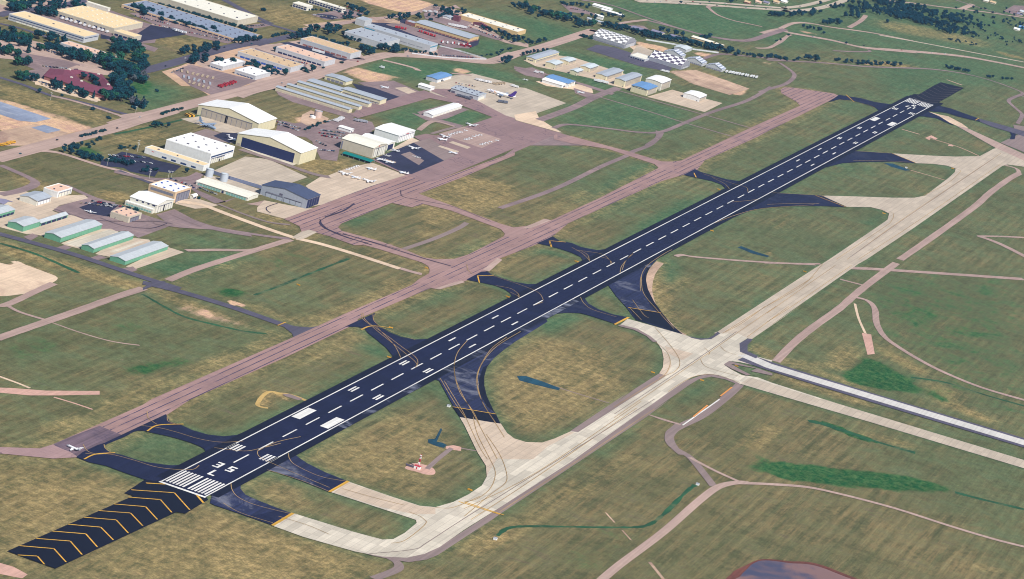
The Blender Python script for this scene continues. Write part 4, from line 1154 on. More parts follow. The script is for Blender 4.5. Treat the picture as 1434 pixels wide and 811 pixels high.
building('hangar', 'slate-roofed grey hangar at the corner of the lined apron', HD_, 'k', (700, 560), (722, 442), (150, 268), (878, 370), 'grey_wall', 'roof_slate', rise=4.5,
         doors=[(S_, .10, .48, 0, 6, 'grey_wall', 'hangar_door'), (S_, .12, .46, 5.2, 6.6, 'vent', 'window_band'), (S_, .53, .60, 7, 9.5, 'vent', 'window'), (S_, .52, .88, 0, 5.4, 'grey_wall', 'hangar_door'), (S_, .52, .88, 5.4, 6.4, 'vent', 'window_band'), (E_, .03, .97, 0, -1, 'door_dark', 'hangar_door')])
def j_sign(t, x0, y0, W, L, h):
    m = MB()
    n = 12; m.add([(L*.42+2.6*math.cos(6.283*i/n), -.3, h+.6+.8*math.sin(6.283*i/n)) for i in range(n)]+[(L*.42+2.6*math.cos(6.283*i/n), -.1, h+.6+.8*math.sin(6.283*i/n)) for i in range(n)],
          [tuple(range(n)), tuple(range(2*n-1, n-1, -1))]+[(i, (i+1) % n, n+(i+1) % n, n+i) for i in range(n)])
    m.obj('sign', 'red', t)
building('hangar', 'cream metal hangar with red oval sign behind the green shade canopy', HD_, 'j', (553, 642), (567, 517), (175, 385), (735, 462), 'buff', 'roof_ivory', 'gable', 'Y', 2.8,
         doors=[(E_, .10, .92, 0, -2, 'ivory', 'hangar_door'), (E_, .36, .42, 0, -2, 'door_tan', 'door_gap'), (S_, .94, .985, 0, -3, 'door_grey', 'door')], extra=j_sign)
building('hangar', 'lower white hangar between the two taller white ones', HD_, 'j', (728, 545), (742, 468), (415, 362), (830, 410), 'ivory', 'roof_white', 'gable', 'Y', 1.8,
         doors=[(E_, .1, .8, 0, -1.6, 'door_dark', 'open_bay')])
building('hangar', 'bright white hangar with red lettering board on its tall east front', HD_, 'j', (868, 450), (886, 360), (585, 272), (1085, 280), 'white', 'roof_white', 'gable', 'Y', 1.5,
         doors=[(E_, .05, .95, 0, -2.2, 'white', 'hangar_door'), (E_, .45, .62, -1.5, -.5, 'red', 'sign'), (E_, .2, .9, -2.2, -1.8, 'door_grey', 'door_track')])
building('storage_building', 'small plain white storage building amid the crowded car lot', 'building', 'j', (268, 326), (276, 290), (133, 238), (322, 280), 'white', 'roof_white', 'gable', 'Y', .8, doors=[(E_, .3, .6, 0, 2.4, 'door_grey', 'door')])
# green shade canopy
x0, y0, W, L, h = box_from_px('j', (525, 722), (532, 690), (168, 580), (560, 655)); L = 15
t = thing('shade_canopy', 'dark green fabric shade canopy along the cream metal hangar', 'canopy', (x0, y0))
m = MB(); m.prism([(0, h), (L*.5, h+1.2), (L, h+.6), (L, h+.35), (L*.5, h+.95), (0, h-.25)], 'Y', 0, W); m.obj('canopy', 'shade_green', t)
for i in range(6):
    for yy in (0.3, L-.5): MB().box(yy, W*i/5.2+.2, 0, yy+.3, W*i/5.2+.5, h).obj('post', 'steel', t)
# T-hangar rows
def rows(spec):
    for a in spec: building(*a[:7], 'cream', 'roof_steel', 'gable', 'Y', 1.0, [(S_, .01, .99, .2, 3, 'tan_grey', 'hangar_door', a[7])], group='rows of light aircraft hangars')
rows([('hangar_row', 'southernmost of the long blue-grey roofed aircraft hangar rows', 'hangar row', 'B', (508, 632), (513, 610), (103, 492), 10) if 0 else None][0:0])
for lab, D, B, A, Cc, n in (('southernmost of the long blue-grey roofed aircraft hangar rows', (508, 631), (513, 610), (103, 490), (531, 602), 10),
        ('second of the long blue-grey roofed aircraft hangar rows from the water tank', (563, 614), (568, 594), (165, 476), (586, 588), 10),
        ('third of the long blue-grey roofed aircraft hangar rows from the water tank', (617, 600), (622, 578), (223, 462), (640, 572), 9),
        ('north-west part of the northernmost aircraft hangar row, partly cream fronted', (466, 525), (470, 508), (280, 445), (505, 490), 4),
        ('wide east end of the northernmost aircraft hangar row beside dark pavement', (681, 586), (686, 560), (475, 494), (722, 552), 4)):
    building('hangar_row', lab, 'hangar row', 'B', D, B, A, Cc, 'cream', 'roof_steel', 'gable', 'Y', 1.0, [(S_, .01, .99, .2, 2.8, 'tan_grey', 'hangar_door', n)], group='rows of light aircraft hangars')
B_ = building
B_('hangar', 'small blue-grey roofed cream hangar above the aircraft hangar rows', HD_, 'B', (490, 476), (495, 456), (378, 426), (532, 440), 'cream', 'roof_steel', rise=1.5, doors=[(S_, .1, .9, 0, 3.6, 'door_grey', 'hangar_door', 4)])
B_('hangar', 'long narrow white hangar standing alone between grass strips', HD_, 'B', (975, 658), (977, 641), (928, 626), (1140, 586), 'white', 'roof_white', rise=1.4, doors=[(E_, .03, .97, .3, 3, 'ivory', 'hangar_door', 9)])
B_('terminal_building', 'square grey building with bright blue roof at the cargo ramp', 'building', 'B', (1000, 463), (1003, 443), (943, 424), (1085, 419), 'pale_grey', 'roof_blue', 'gable', 'X', 1, doors=[(E_, .05, .95, 0, 3.2, 'white', 'garage_door', 6), (E_, .3, .4, 0, 3, 'door_dark', 'garage_door')])
B_('shed', 'white rounded shed between blue-roofed building and pink taxi lane', 'shed', 'B', (963, 508), (966, 492), (897, 472), (990, 485), 'white', 'roof_white', 'arch', 'Y', 1.2)
B_('cargo_building', 'pale grey cargo building with stepped roof beside the white freighter jet', 'building', 'p', (620, 458), (627, 402), (285, 302), (730, 378), 'pale_grey', 'roof_steel', 'gable', 'Y', 1.5, vents=14,
   doors=[(S_, .18, .3, 0, 4, 'vent', 'loading_door'), (S_, .84, .97, 0, 4, 'vent', 'loading_door'), (E_, .1, .8, 0, 4, 'ivory', 'loading_door')])
# cream hangars in the north
CH_ = [('cream hangar with long pale blue roof at the north-west end of its row', (115, 352), (119, 331), (70, 318), (253, 299), 'roof_steel', 'cream'),
 ('small cream hangar with square pale roof behind the fuel lane', (227, 387), (230, 361), (178, 346), (275, 354), 'roof_pale', 'cream'),
 ('small cream hangar facing the concrete court, second from the road', (300, 363), (303, 344), (255, 329), (348, 335), 'roof_pale', 'cream'),
 ('smallest cream hangar alone in the middle of the concrete court', (347, 423), (350, 401), (312, 391), (388, 396), 'roof_pale', 'cream'),
 ('cream hangar with pale roof just north of the smallest hangar', (418, 403), (421, 381), (370, 366), (472, 371), 'roof_pale', 'cream'),
 ('wide cream hangar with white trailers parked at its south wall', (508, 448), (513, 426), (455, 410), (610, 397), 'roof_steel', 'cream'),
 ('wide cream hangar next to the bright blue roofed one', (611, 487), (617, 452), (562, 436), (714, 421), 'roof_steel', 'cream'),
 ('cream hangar with bright blue roof and row of high windows', (738, 535), (743, 501), (655, 472), (800, 482), 'roof_blue', 'cream'),
 ('pale hangar with white rounded roof behind the blue-roofed hangar', (817, 506), (821, 464), (733, 441), (878, 453), 'roof_white', 'ivory'),
 ('white rounded hangar at the far south-east end of the hangar group', (1026, 568), (1031, 546), (942, 526), (1075, 536), 'roof_white', 'white')]
for i_, (lab, D, B, A, Cc, rf, wl) in enumerate(CH_):
    dd = [(E_, .08, .92, 0, -1.4, 'tan_grey', 'hangar_door'), (S_, .1, .14, 0, 2.2, 'door_dark', 'door')]
    if 'high windows' in lab: dd = [(S_, .06, .94, -1.8, -.9, 'glass_dark', 'window', 5), (E_, .1, .9, 0, -1.4, 'tan_grey', 'hangar_door')]
    if i_ == 0: dd = [(S_, .2, .8, 2, 3.4, 'door_dark', 'window', 3), (E_, .04, .96, 0, 3.2, 'tan_grey', 'hangar_door', 7)]
    B_('hangar', lab, HD_, 'C', D, B, A, Cc, wl, rf, 'arch' if 'rounded' in lab else 'gable', 'X', 1.6 if 'rounded' in lab else 1.2, dd)
B_('hangar', 'blue-roofed white hangar on the small sandy pad north of the freighter', HD_, 'C', (297, 490), (301, 466), (178, 428), (341, 453), 'white', 'roof_blue', 'gable', 'Y', 1.2, [(E_, .1, .8, 0, -1, 'ivory', 'hangar_door')])
B_('hangar', 'low curved white front block of the blue-roofed hangar on the sandy pad', HD_, 'C', (263, 492), (266, 476), (152, 456), (300, 468), 'white', 'roof_white', 'arch', 'Y', 1.5, [(E_, .3, .6, 0, 3, 'door_dark', 'door')])
# checkered roofs and their neighbours
B_('hangar', 'arched hangar with grey and white checkered roof, nearest the road', HD_, 'l', (484, 435), (490, 385), (85, 292), (635, 332), 'stripe_grey', 'checker_grey', 'arch', 'Y', 9, [(E_, .12, .88, 0, 7, 'pale_grey', 'hangar_door'), (E_, .35, .6, 8, 8.7, 'door_grey', 'sign'), (S_, .05, .95, .5, 2.4, 'door_grey', 'window', 9)], ov=.2)
B_('hangar', 'gabled hangar with brown and white checkered roof beside the dirt yard', HD_, 'l', (1195, 698), (1203, 652), (795, 540), (1312, 608), 'stripe_grey', 'checker_brown', 'gable', 'Y', 9, [(E_, .2, .8, 0, 4, 'pale_grey', 'hangar_door')], ov=.2)
for lab, D, B, A, Cc in (('first of three striped grey gabled barns behind the brown checkered roof', (386, 592), (391, 565), (215, 515), (440, 572)),
        ('middle of three striped grey gabled barns between checkered hangar and meadow', (597, 668), (601, 640), (432, 582), (652, 640)),
        ('last of three striped grey gabled barns, nearest the row of parked trailers', (792, 725), (797, 700), (637, 652), (834, 684))):
    B_('hangar', lab, HD_, 'f', D, B, A, Cc, 'pale_grey', 'stripe_roof', 'gable', 'X', 6, [(S_, .05, .95, 0, 2.4, 'door_grey', 'window', 8)], group='striped grey barns')
B_('warehouse', 'plain grey box building at the tree line behind the checkered roofs', 'building', 'f', (432, 531), (436, 502), (322, 462), (497, 482), 'pale_grey', 'roof_pale', 'gable', 'X', 1.5)
B_('shelter', 'broad flat pale canopy roof between the two checkered hangars', 'shelter', 'l', (742, 598), (745, 572), (558, 517), (815, 470), 'pale_grey', 'roof_ivory', 'flat', doors=[(S_, .03, .97, 0, 2.4, 'door_dark', 'opening', 6)])
# green hangars
for lab, D, B, A, Cc, n in (('green hangar cut by the left side, with open dark bays', (-34, 432), (-30, 405), (-110, 380), (84, 372), 5),
        ('small square green hangar block at the head of its longer neighbour', (127, 496), (131, 466), (45, 440), (226, 445), 3),
        ('low green hangar extending behind the square green block', (222, 466), (226, 447), (196, 428), (379, 403), 5),
        ('green hangar row second from the grass meadow corner, beside grey-white concrete', (335, 556), (339, 529), (250, 501), (572, 466), 9),
        ('green hangar row with blue car parked at its south end', (518, 613), (522, 590), (455, 569), (747, 524), 8),
        ('south-easternmost green hangar row next to the open grass', (693, 681), (698, 659), (612, 634), (938, 579), 9)):
    B_('hangar_row', lab, 'hangar row', 'E', D, B, A, Cc, 'green_wall', 'roof_green', 'gable', 'X', 2.0, [(E_, .02, .98, .2, 3.0, 'green_wall' if n != 5 else 'door_dark', 'hangar_door', n)], group='green aircraft hangars', ov=.5)
B_('hangar', 'white hangar with steel grey gabled roof beside the pink-roofed one', HD_, 'E', (200, 352), (206, 324), (113, 296), (287, 300), 'ivory', 'roof_steel', 'gable', 'X', 2.2, [(E_, .08, .9, 0, -1.4, 'white', 'hangar_door')])
B_('hangar', 'white box hangar with flat pink roof beside the curved access road', HD_, 'E', (317, 307), (321, 277), (240, 260), (405, 262), 'white', 'roof_pink', 'flat', vents=2, doors=[(E_, .1, .9, 0, -1.4, 'ivory', 'hangar_door')])
B_('house', 'little grey-roofed house at the left side beside the green hangars', 'house', 'E', (17, 357), (20, 345), (-20, 332), (65, 326), 'buff', 'slate_home', 'gable', 'Y', 2, [(S_, .5, .7, 1, 2.2, 'door_dark', 'window')])
# industrial quarter
B_('warehouse', 'long tan-roofed warehouse with blue-grey window bands at the top left', 'warehouse', 'a', (832, 432), (846, 376), (88, 150), (992, 336), 'pale_grey', 'roof_tan', 'flat', vents=3,
   doors=[(S_, .01, .99, -2.6, -1.4, 'glass_dark', 'window_band'), (S_, .01, .99, 2.6, 3.6, 'vent', 'window_band'), (S_, .3, .9, 0, 2.2, 'ivory', 'garage_door', 8), (E_, .05, .95, -2.6, -1.6, 'glass_dark', 'window_band')])
B_('warehouse', 'huge tan-roofed warehouse with loading docks full of white trucks', 'warehouse', 'a', (1134, 338), (1146, 290), (557, 110), (1434, 226), 'buff', 'roof_tan', 'flat', vents=36, ventm='ivory',
   doors=[(S_, .14, .24, .5, 4, 'door_dark', 'loading_door', 2), (S_, .28, .33, .5, 4, 'door_dark', 'loading_door'), (S_, .46, .5, .5, 4, 'door_dark', 'loading_door'), (S_, .56, .64, .5, 4, 'door_dark', 'loading_door', 2), (S_, .68, .78, .5, 4, 'door_dark', 'loading_door', 2), (S_, .82, .92, .5, 4, 'door_dark', 'loading_door', 2)])
B_('warehouse', 'low cream dock annex with four dark doors on black asphalt', 'warehouse', 'a', (1338, 416), (1346, 376), (1146, 302), (1420, 352), 'buff', 'roof_tan', 'flat',
   doors=[(S_, .1, .96, .6, 3.6, 'door_dark', 'loading_door', 4)])
B_('warehouse', 'narrow white raised block behind the huge tan-roofed warehouse', 'warehouse', 'a', (1082, 118), (1086, 88), (865, 42), (1108, 74), 'ivory', 'roof_ivory', 'flat')
B_('office_building', 'low office with peach flat roof and round vents among dark trees', 'building', 'a', (1015, 612), (1030, 565), (600, 455), (1115, 535), 'pale_grey', 'roof_pink', 'flat', vents=5, doors=[(S_, .05, .95, .8, 2.6, 'glass_dark', 'window_band')])
B_('warehouse', 'cream warehouse cut by the top left corner', 'warehouse', 'a', (146, 86), (152, 46), (-260, -60), (300, 14), 'cream', 'roof_tan', 'flat')
B_('warehouse', 'very long low warehouse with steel blue flat roof and many vents', 'warehouse', 'b', (1094, 432), (1101, 406), (-60, 20), (1326, 362), 'tan_wall', 'roof_bluegrey', 'flat', vents=60, doors=[(S_, .02, .98, .8, 2.6, 'door_dark', 'window', 20)])
B_('warehouse', 'very tall long warehouse with bright cream roof at the top', 'warehouse', 'b', (1090, 268), (1097, 210), (200, -55), (1302, 160), 'buff', 'roof_ivory', 'flat', vents=14)
B_('office_building', 'small white-roofed office left of the pair by the dark road', 'building', 'b', (940, 714), (947, 674), (818, 640), (1172, 622), 'pale_grey', 'roof_white', 'flat', vents=4, doors=[(S_, .1, .9, .8, 2.2, 'glass_dark', 'window', 4)])
B_('office_building', 'small white-roofed office right of the pair by the dark road', 'building', 'b', (1268, 806), (1276, 768), (1068, 708), (1425, 716), 'pale_grey', 'roof_white', 'flat', vents=4, doors=[(S_, .1, .9, .8, 2.2, 'glass_dark', 'window', 5)])
B_('warehouse', 'long low warehouse with ochre flat roof nearest the pink road', 'warehouse', 'B', (184, 406), (188, 379), (-110, 302), (262, 368), 'pale_grey', 'roof_orange', 'flat', vents=10, doors=[(S_, .05, .95, 0, 3, 'vent_blue', 'garage_door', 9)])
B_('warehouse', 'long low warehouse with salmon flat roof, middle of three', 'warehouse', 'B', (372, 373), (376, 346), (103, 276), (437, 330), 'pale_grey', 'roof_pink', 'flat', vents=8, doors=[(S_, .05, .95, 0, 2.8, 'door_dark', 'garage_door', 9)])
B_('warehouse', 'long low warehouse with dusty brown roof beside black asphalt', 'warehouse', 'B', (516, 332), (521, 302), (237, 237), (583, 294), 'pale_grey', 'roof_orange', 'flat', vents=22, ventm='roof_pink', doors=[(S_, .05, .95, 0, 2.8, 'brick', 'garage_door', 8)])
B_('warehouse', 'low wide steel grey roofed plant behind the tree clump', 'warehouse', 'B', (700, 274), (706, 243), (482, 200), (793, 213), 'pale_grey', 'roof_grey', 'flat', vents=10)
B_('warehouse', 'long grey plant hall with teal painted corner front', 'warehouse', 'B', (961, 293), (966, 256), (600, 137), (1008, 250), 'pale_grey', 'roof_steel', 'flat', vents=6, doors=[(E_, .02, .98, -3.4, -1.6, 'blue_wall', 'teal_band'), (S_, .84, .995, -3.4, -1.6, 'blue_wall', 'teal_band'), (S_, .87, .93, 0, 4, 'door_dark', 'loading_door'), (S_, .1, .8, 4, 4.8, 'door_grey', 'window', 6)])
B_('warehouse', 'tall pale tower block at the head of the grey plant hall', 'building', 'B', (597, 150), (601, 118), (549, 107), (640, 106), 'pale_grey', 'roof_steel', 'flat')
B_('office_building', 'three-storey white office with rows of dark windows at the top', 'building', 'c', (850, 132), (860, 92), (500, 52), (892, 80), 'ivory', 'roof_ivory', 'flat', vents=3,
   doors=[(S_, .02, .98, 1, 4.0, 'door_dark', 'window', 12), (S_, .02, .98, 5.0, 7.8, 'door_dark', 'window', 12), (E_, .1, .9, 5, 7.6, 'door_dark', 'window', 2)])
B_('office_building', 'lower left wing of the white office with dark windows', 'building', 'c', (492, 112), (502, 74), (365, 8), (560, 58), 'ivory', 'roof_ivory', 'flat', doors=[(S_, .02, .98, 1, 3.6, 'door_dark', 'window', 5), (S_, .02, .98, 4.6, 7.2, 'door_dark', 'window', 5)])
B_('warehouse', 'long ochre-walled warehouse with steel roof beside parked red trucks', 'warehouse', 'd', (840, 430), (846, 388), (298, 243), (940, 369), 'yellow_wall', 'roof_steel', 'gable', 'Y', 1.5, [(S_, .02, .98, .2, 2.4, 'brick', 'garage_door', 14), (E_, .05, .9, .2, 2.4, 'brick', 'garage_door')])
B_('warehouse', 'short west block of the ochre-walled warehouse with steel roof', 'warehouse', 'd', (285, 266), (290, 240), (198, 222), (330, 216), 'brick', 'roof_steel', 'flat')
B_('warehouse', 'long cream retail building with white roof and maroon corner towers', 'building', 'd', (1316, 362), (1326, 326), (745, 148), (1410, 300), 'yellow_wall', 'roof_ivory', 'flat', vents=10, doors=[(S_, .18, .3, 1, 4, 'door_grey', 'window', 5)])
for lab, D, B, A, Cc in (('tall maroon corner tower at the west end of the cream retail building', (738, 222), (740, 176), (680, 168), (755, 150)),
        ('maroon gabled entrance block halfway along the cream retail building', (885, 268), (1020, 268), (885, 215), (1030, 262)),
        ('maroon corner block at the east end of the cream retail building', (1318, 358), (1322, 328), (1248, 312), (1335, 322))):
    B_('entrance_block', lab, 'building', 'd', D if D[0] != 885 else (1015, 300), B, A, Cc, 'maroon_wall', 'roof_maroon', 'gable' if 'gabled' in lab else 'flat', 'Y' if 0 else 'X', 3, [(S_, .1, .9, 1, 3, 'ivory', 'window', 4)] if 'gabled' in lab else ())
B_('warehouse', 'small grey-blue roofed workshop left of the maroon corner tower', 'building', 'd', (645, 200), (650, 182), (577, 152), (685, 165), 'white', 'roof_steel', 'gable', 'X', 1)
# buildings along the far tree line
for lab, tl, D, B, A, Cc, wl, rf in (
  ('long white greenhouse-like shed uppermost in the yard by the tree line', 'e', (950, 112), (955, 100), (785, 62), (990, 92), 'white', 'roof_white'),
  ('long white-roofed shed below the uppermost one in the tree-line yard', 'e', (1080, 172), (1085, 160), (875, 108), (1100, 150), 'door_grey', 'roof_white'),
  ('tall bright white box building in the tree-line yard', 'e', (888, 202), (892, 172), (812, 150), (900, 168), 'white', 'roof_white'),
  ('low blue-roofed shed beside the tall white box building', 'e', (885, 250), (890, 230), (732, 186), (900, 222), 'buff', 'roof_steel'),
  ('green-roofed shed with grey wall behind the creek trees', 'e', (545, 180), (550, 158), (450, 130), (580, 150), 'tan_grey', 'shade_green'),
  ('slate-roofed house nearest the arched checkered hangar', 'e', (1310, 335), (1315, 318), (1170, 290), (1355, 300), 'buff', 'slate_home'),
  ('slate-roofed house between creek trees and the meadow road', 'f', (190, 355), (195, 340), (85, 310), (225, 330), 'buff', 'slate_home'),
  ('long slate-roofed house with cream walls among creek trees', 'f', (395, 415), (400, 398), (265, 355), (435, 380), 'buff', 'slate_home'),
  ('long low white block along the creek trees', 'f', (690, 445), (694, 432), (490, 385), (720, 418), 'tan_wall', 'roof_ivory'),
  ('short low white block at the end of the creek trees', 'f', (795, 478), (800, 464), (730, 430), (820, 456), 'tan_wall', 'roof_ivory')):
    B_('house' if 'house' in lab else 'shed', lab, 'house' if 'house' in lab else 'shed', tl, D, B, A, Cc, wl, rf, 'gable', 'Y', 1.6, minh=3)
FHL = ['brick-walled ochre-roofed house, leftmost of those beyond the highway', 'salmon-roofed house beyond the highway, right of the brick-walled one', 'slate-roofed house in the middle of those beyond the highway', 'ochre-roofed house beyond the highway, right of the slate-roofed one', 'ivory house with white roof at the highway bend',
 'ochre-roofed house just right of the ivory one at the highway', 'rightmost white-roofed house before the highway bend', 'cream-roofed building on the top edge near the upper right corner', 'ochre-roofed building below the cream one, upper right corner', 'bright blue-roofed building by the right edge below the upper road', 'white-roofed building left of the bright blue one, right edge', 'pale-roofed building by the right edge in the gravel yard', 'slate-roofed building in the gravel yard near the right edge']
for i_, (tl, x, y, wl, rf) in enumerate([('f', 1040, 30, 'brick', 'roof_orange'), ('f', 1150, 28, 'buff', 'roof_pink'), ('f', 1230, 34, 'buff', 'slate_home'), ('f', 1330, 28, 'buff', 'roof_orange'), ('f', 1410, 22, 'ivory', 'roof_white'),
        ('g', 40, 25, 'buff', 'roof_orange'), ('g', 110, 22, 'ivory', 'roof_white'), ('h', 1040, 14, 'buff', 'roof_ivory'), ('h', 1110, 30, 'buff', 'roof_orange'), ('h', 1400, 280, 'blue_wall', 'roof_blue'), ('h', 1350, 300, 'ivory', 'roof_white'), ('h', 1410, 125, 'ivory', 'roof_pale'), ('h', 1380, 150, 'buff', 'slate_home')]):
    B_('house', FHL[i_], 'house', tl, (x+30, y+14), (x+31, y+2), (x-20, y-10), (x+50, y-4), wl, rf, 'gable', 'Y', 2, minh=3, group='far houses beyond the highway')
# maroon courtyard building
def ring_building(name, label, cat, outer, inner, h, wall, roof, rise):
    P1 = pts(outer, h); P2 = pts(inner, h); cx = sum(p[0] for p in P1)/len(P1); cy = sum(p[1] for p in P1)/len(P1)
    t = thing(name, label, cat, (cx, cy)); L1 = [(x-cx, y-cy) for x, y in P1]; L2 = [(x-cx, y-cy) for x, y in P2]
    m = MB(); n = len(L1); m.add([(x, y, 0) for x, y in L1]+[(x, y, h) for x, y in L1], [(i, (i+1) % n, n+(i+1) % n, n+i) for i in range(n)])
    k = len(L2); m.add([(x, y, 0) for x, y in L2]+[(x, y, h) for x, y in L2], [(i, n_, k+n_, k+i) for i in range(k) for n_ in [(i+1) % k]]); m.obj('wall', wall, t)
    # roof: outer eave -> ridge -> inner eave, made as rings resampled to the same count
    def resamp(L_, N):
        d = [0]; 
        for i in range(len(L_)): a = L_[i]; b = L_[(i+1) % len(L_)]; d.append(d[-1]+math.hypot(b[0]-a[0], b[1]-a[1]))
        out = []
        for q in range(N):
            s_ = d[-1]*q/N; i = max(j for j in range(len(L_)) if d[j] <= s_+1e-6); f_ = (s_-d[i])/(d[i+1]-d[i]); a = L_[i]; b = L_[(i+1) % len(L_)]
            out.append((a[0]+(b[0]-a[0])*f_, a[1]+(b[1]-a[1])*f_))
        return out
    N = 80; O_ = resamp([(x*1.03, y*1.03) for x, y in L1], N); I_ = []
    icx = sum(p[0] for p in L2)/k; icy = sum(p[1] for p in L2)/k
    for (x, y) in O_:   # where the ray to the court's centre meets the court's edge
        best = 0
        for i in range(k):
            a = L2[i]; b = L2[(i+1) % k]; dx, dy = icx-x, icy-y; ex, ey = b[0]-a[0], b[1]-a[1]; den = dx*ey-dy*ex
            if abs(den) < 1e-9: continue
            s1 = ((a[0]-x)*ey-(a[1]-y)*ex)/den; s2 = ((a[0]-x)*dy-(a[1]-y)*dx)/den
            if 0 <= s2 <= 1 and 0 < s1 < 1 and (best == 0 or s1 < best): best = s1
        I_.append((x+(icx-x)*best, y+(icy-y)*best))
    M_ = [((a[0]+b[0])/2, (a[1]+b[1])/2) for a, b in zip(O_, I_)]
    r = MB(); r.loft([[(x, y, h-.3) for x, y in O_], [(x, y, h) for x, y in O_], [(x, y, h+rise) for x, y in M_], [(x, y, h) for x, y in I_], [(x, y, h-.3) for x, y in I_]], cap=False); ro = r.obj('roof', roof, t, fix=True)
    rn = random.Random(3)
    for q in range(5):
        i = rn.randrange(N); MB().box(M_[i][0]-1.5, M_[i][1]-1.5, h+rise-.8, M_[i][0]+1.5, M_[i][1]+1.5, h+rise+1).obj('roof_vent', 'ivory', ro)
    w_ = MB()
    for q in range(10):
        i = 2
    return t
ring_building('office_building', 'maroon hip-roofed building around a planted courtyard', 'building', 'X372,96 425,36 520,48 610,55 850,86 955,222 895,268 760,228 520,140', 'X630,92 660,78 830,140 852,190 760,165 680,130', 5.5, 'brick', 'roof_maroon', 4)
# tanks
def tank(label, tl, x, y, r, h, mat, dome=.6):
    p_ = g(tl, x, y); t = thing('storage_tank', label, 'tank', p_)
    MB().cyl(0, 0, 0, h, r, n=36).obj('tank_shell', mat, t, shade=False)
    m = MB(); m.cyl(0, 0, h, h+dome, r+.15, r*.2, 36); m.obj('roof', 'roof_pale' if mat == 'tank' else mat, t)
    MB().box(r*.9, -r*.5, 0, r+.5, -r*.5+.5, h).obj('ladder', 'door_grey', t)
    MB().cyl(0, 0, h*.97, h+.15, r+.12, n=36).obj('rim', 'steel', t)
TL['T1'] = TL['T']
TL['y'] = (280, 225, 23.18)
tank('western of two tall silver storage tanks beside the dark screen wall', 'y', 285, 520, 5.0, 10.2, 'tank')
tank('eastern of two tall silver storage tanks beside the dark screen wall', 'y', 758, 672, 5.0, 10.2, 'tank')
TL['w'] = (420, 145, 23.18)
tank('dusty pink water tank on the bare earth knoll', 'w', 565, 455, 5.6, 10, 'tank_tan', .4)
tank('low white domed tank next to the dusty pink water tank', 'w', 415, 470, 4.2, 2.6, 'white', 1.4)
# screen wall and fences
def fence(name, label, cat, s_, h, mat, th=.4, posts=0):
    P_ = pts(s_); c = P_[0]; t = thing(name, label, cat, c); m = MB()
    for a, b in zip(P_, P_[1:]):
        dx, dy = b[0]-a[0], b[1]-a[1]; L = math.hypot(dx, dy) or 1; nx_, ny_ = -dy/L*th/2, dx/L*th/2
        A_ = (a[0]-c[0], a[1]-c[1]); B2 = (b[0]-c[0], b[1]-c[1])
        m.add([(A_[0]+nx_, A_[1]+ny_, 0), (A_[0]-nx_, A_[1]-ny_, 0), (B2[0]-nx_, B2[1]-ny_, 0), (B2[0]+nx_, B2[1]+ny_, 0), (A_[0]+nx_, A_[1]+ny_, h), (A_[0]-nx_, A_[1]-ny_, h), (B2[0]-nx_, B2[1]-ny_, h), (B2[0]+nx_, B2[1]+ny_, h)],
              [(3, 2, 1, 0), (4, 5, 6, 7), (0, 1, 5, 4), (1, 2, 6, 5), (2, 3, 7, 6), (3, 0, 4, 7)])
        pm = MB(); k = int(L/8)
        for i in range(k+1): pm.box(A_[0]+dx*i/max(k, 1)-.2, A_[1]+dy*i/max(k, 1)-.2, 0, A_[0]+dx*i/max(k, 1)+.2, A_[1]+dy*i/max(k, 1)+.2, h+.2)
        pm.obj('fence_post', 'door_grey', t)
    m.obj('fence_panel', mat, t)
fence('screen_wall', 'long dark blue screen wall behind the silver tanks', 'wall', 'G552,572 640,602 835,660', 4.5, 'concrete_wall')
fence('fence', 'pale solid fence along the creek trees behind the checkered hangars', 'fence', 'l755,325 1120,385 f500,500 760,535', 2.6, 'pale_grey')
fence('fence', 'pale fence between the pink road and the equipment yard', 'fence', 'd262,540 560,580 800,595 1010,600', 2, 'pale_grey')
fence('fence', 'pale fence on the east side of the equipment yard', 'fence', 'd540,465 760,520 1010,596', 2, 'pale_grey')
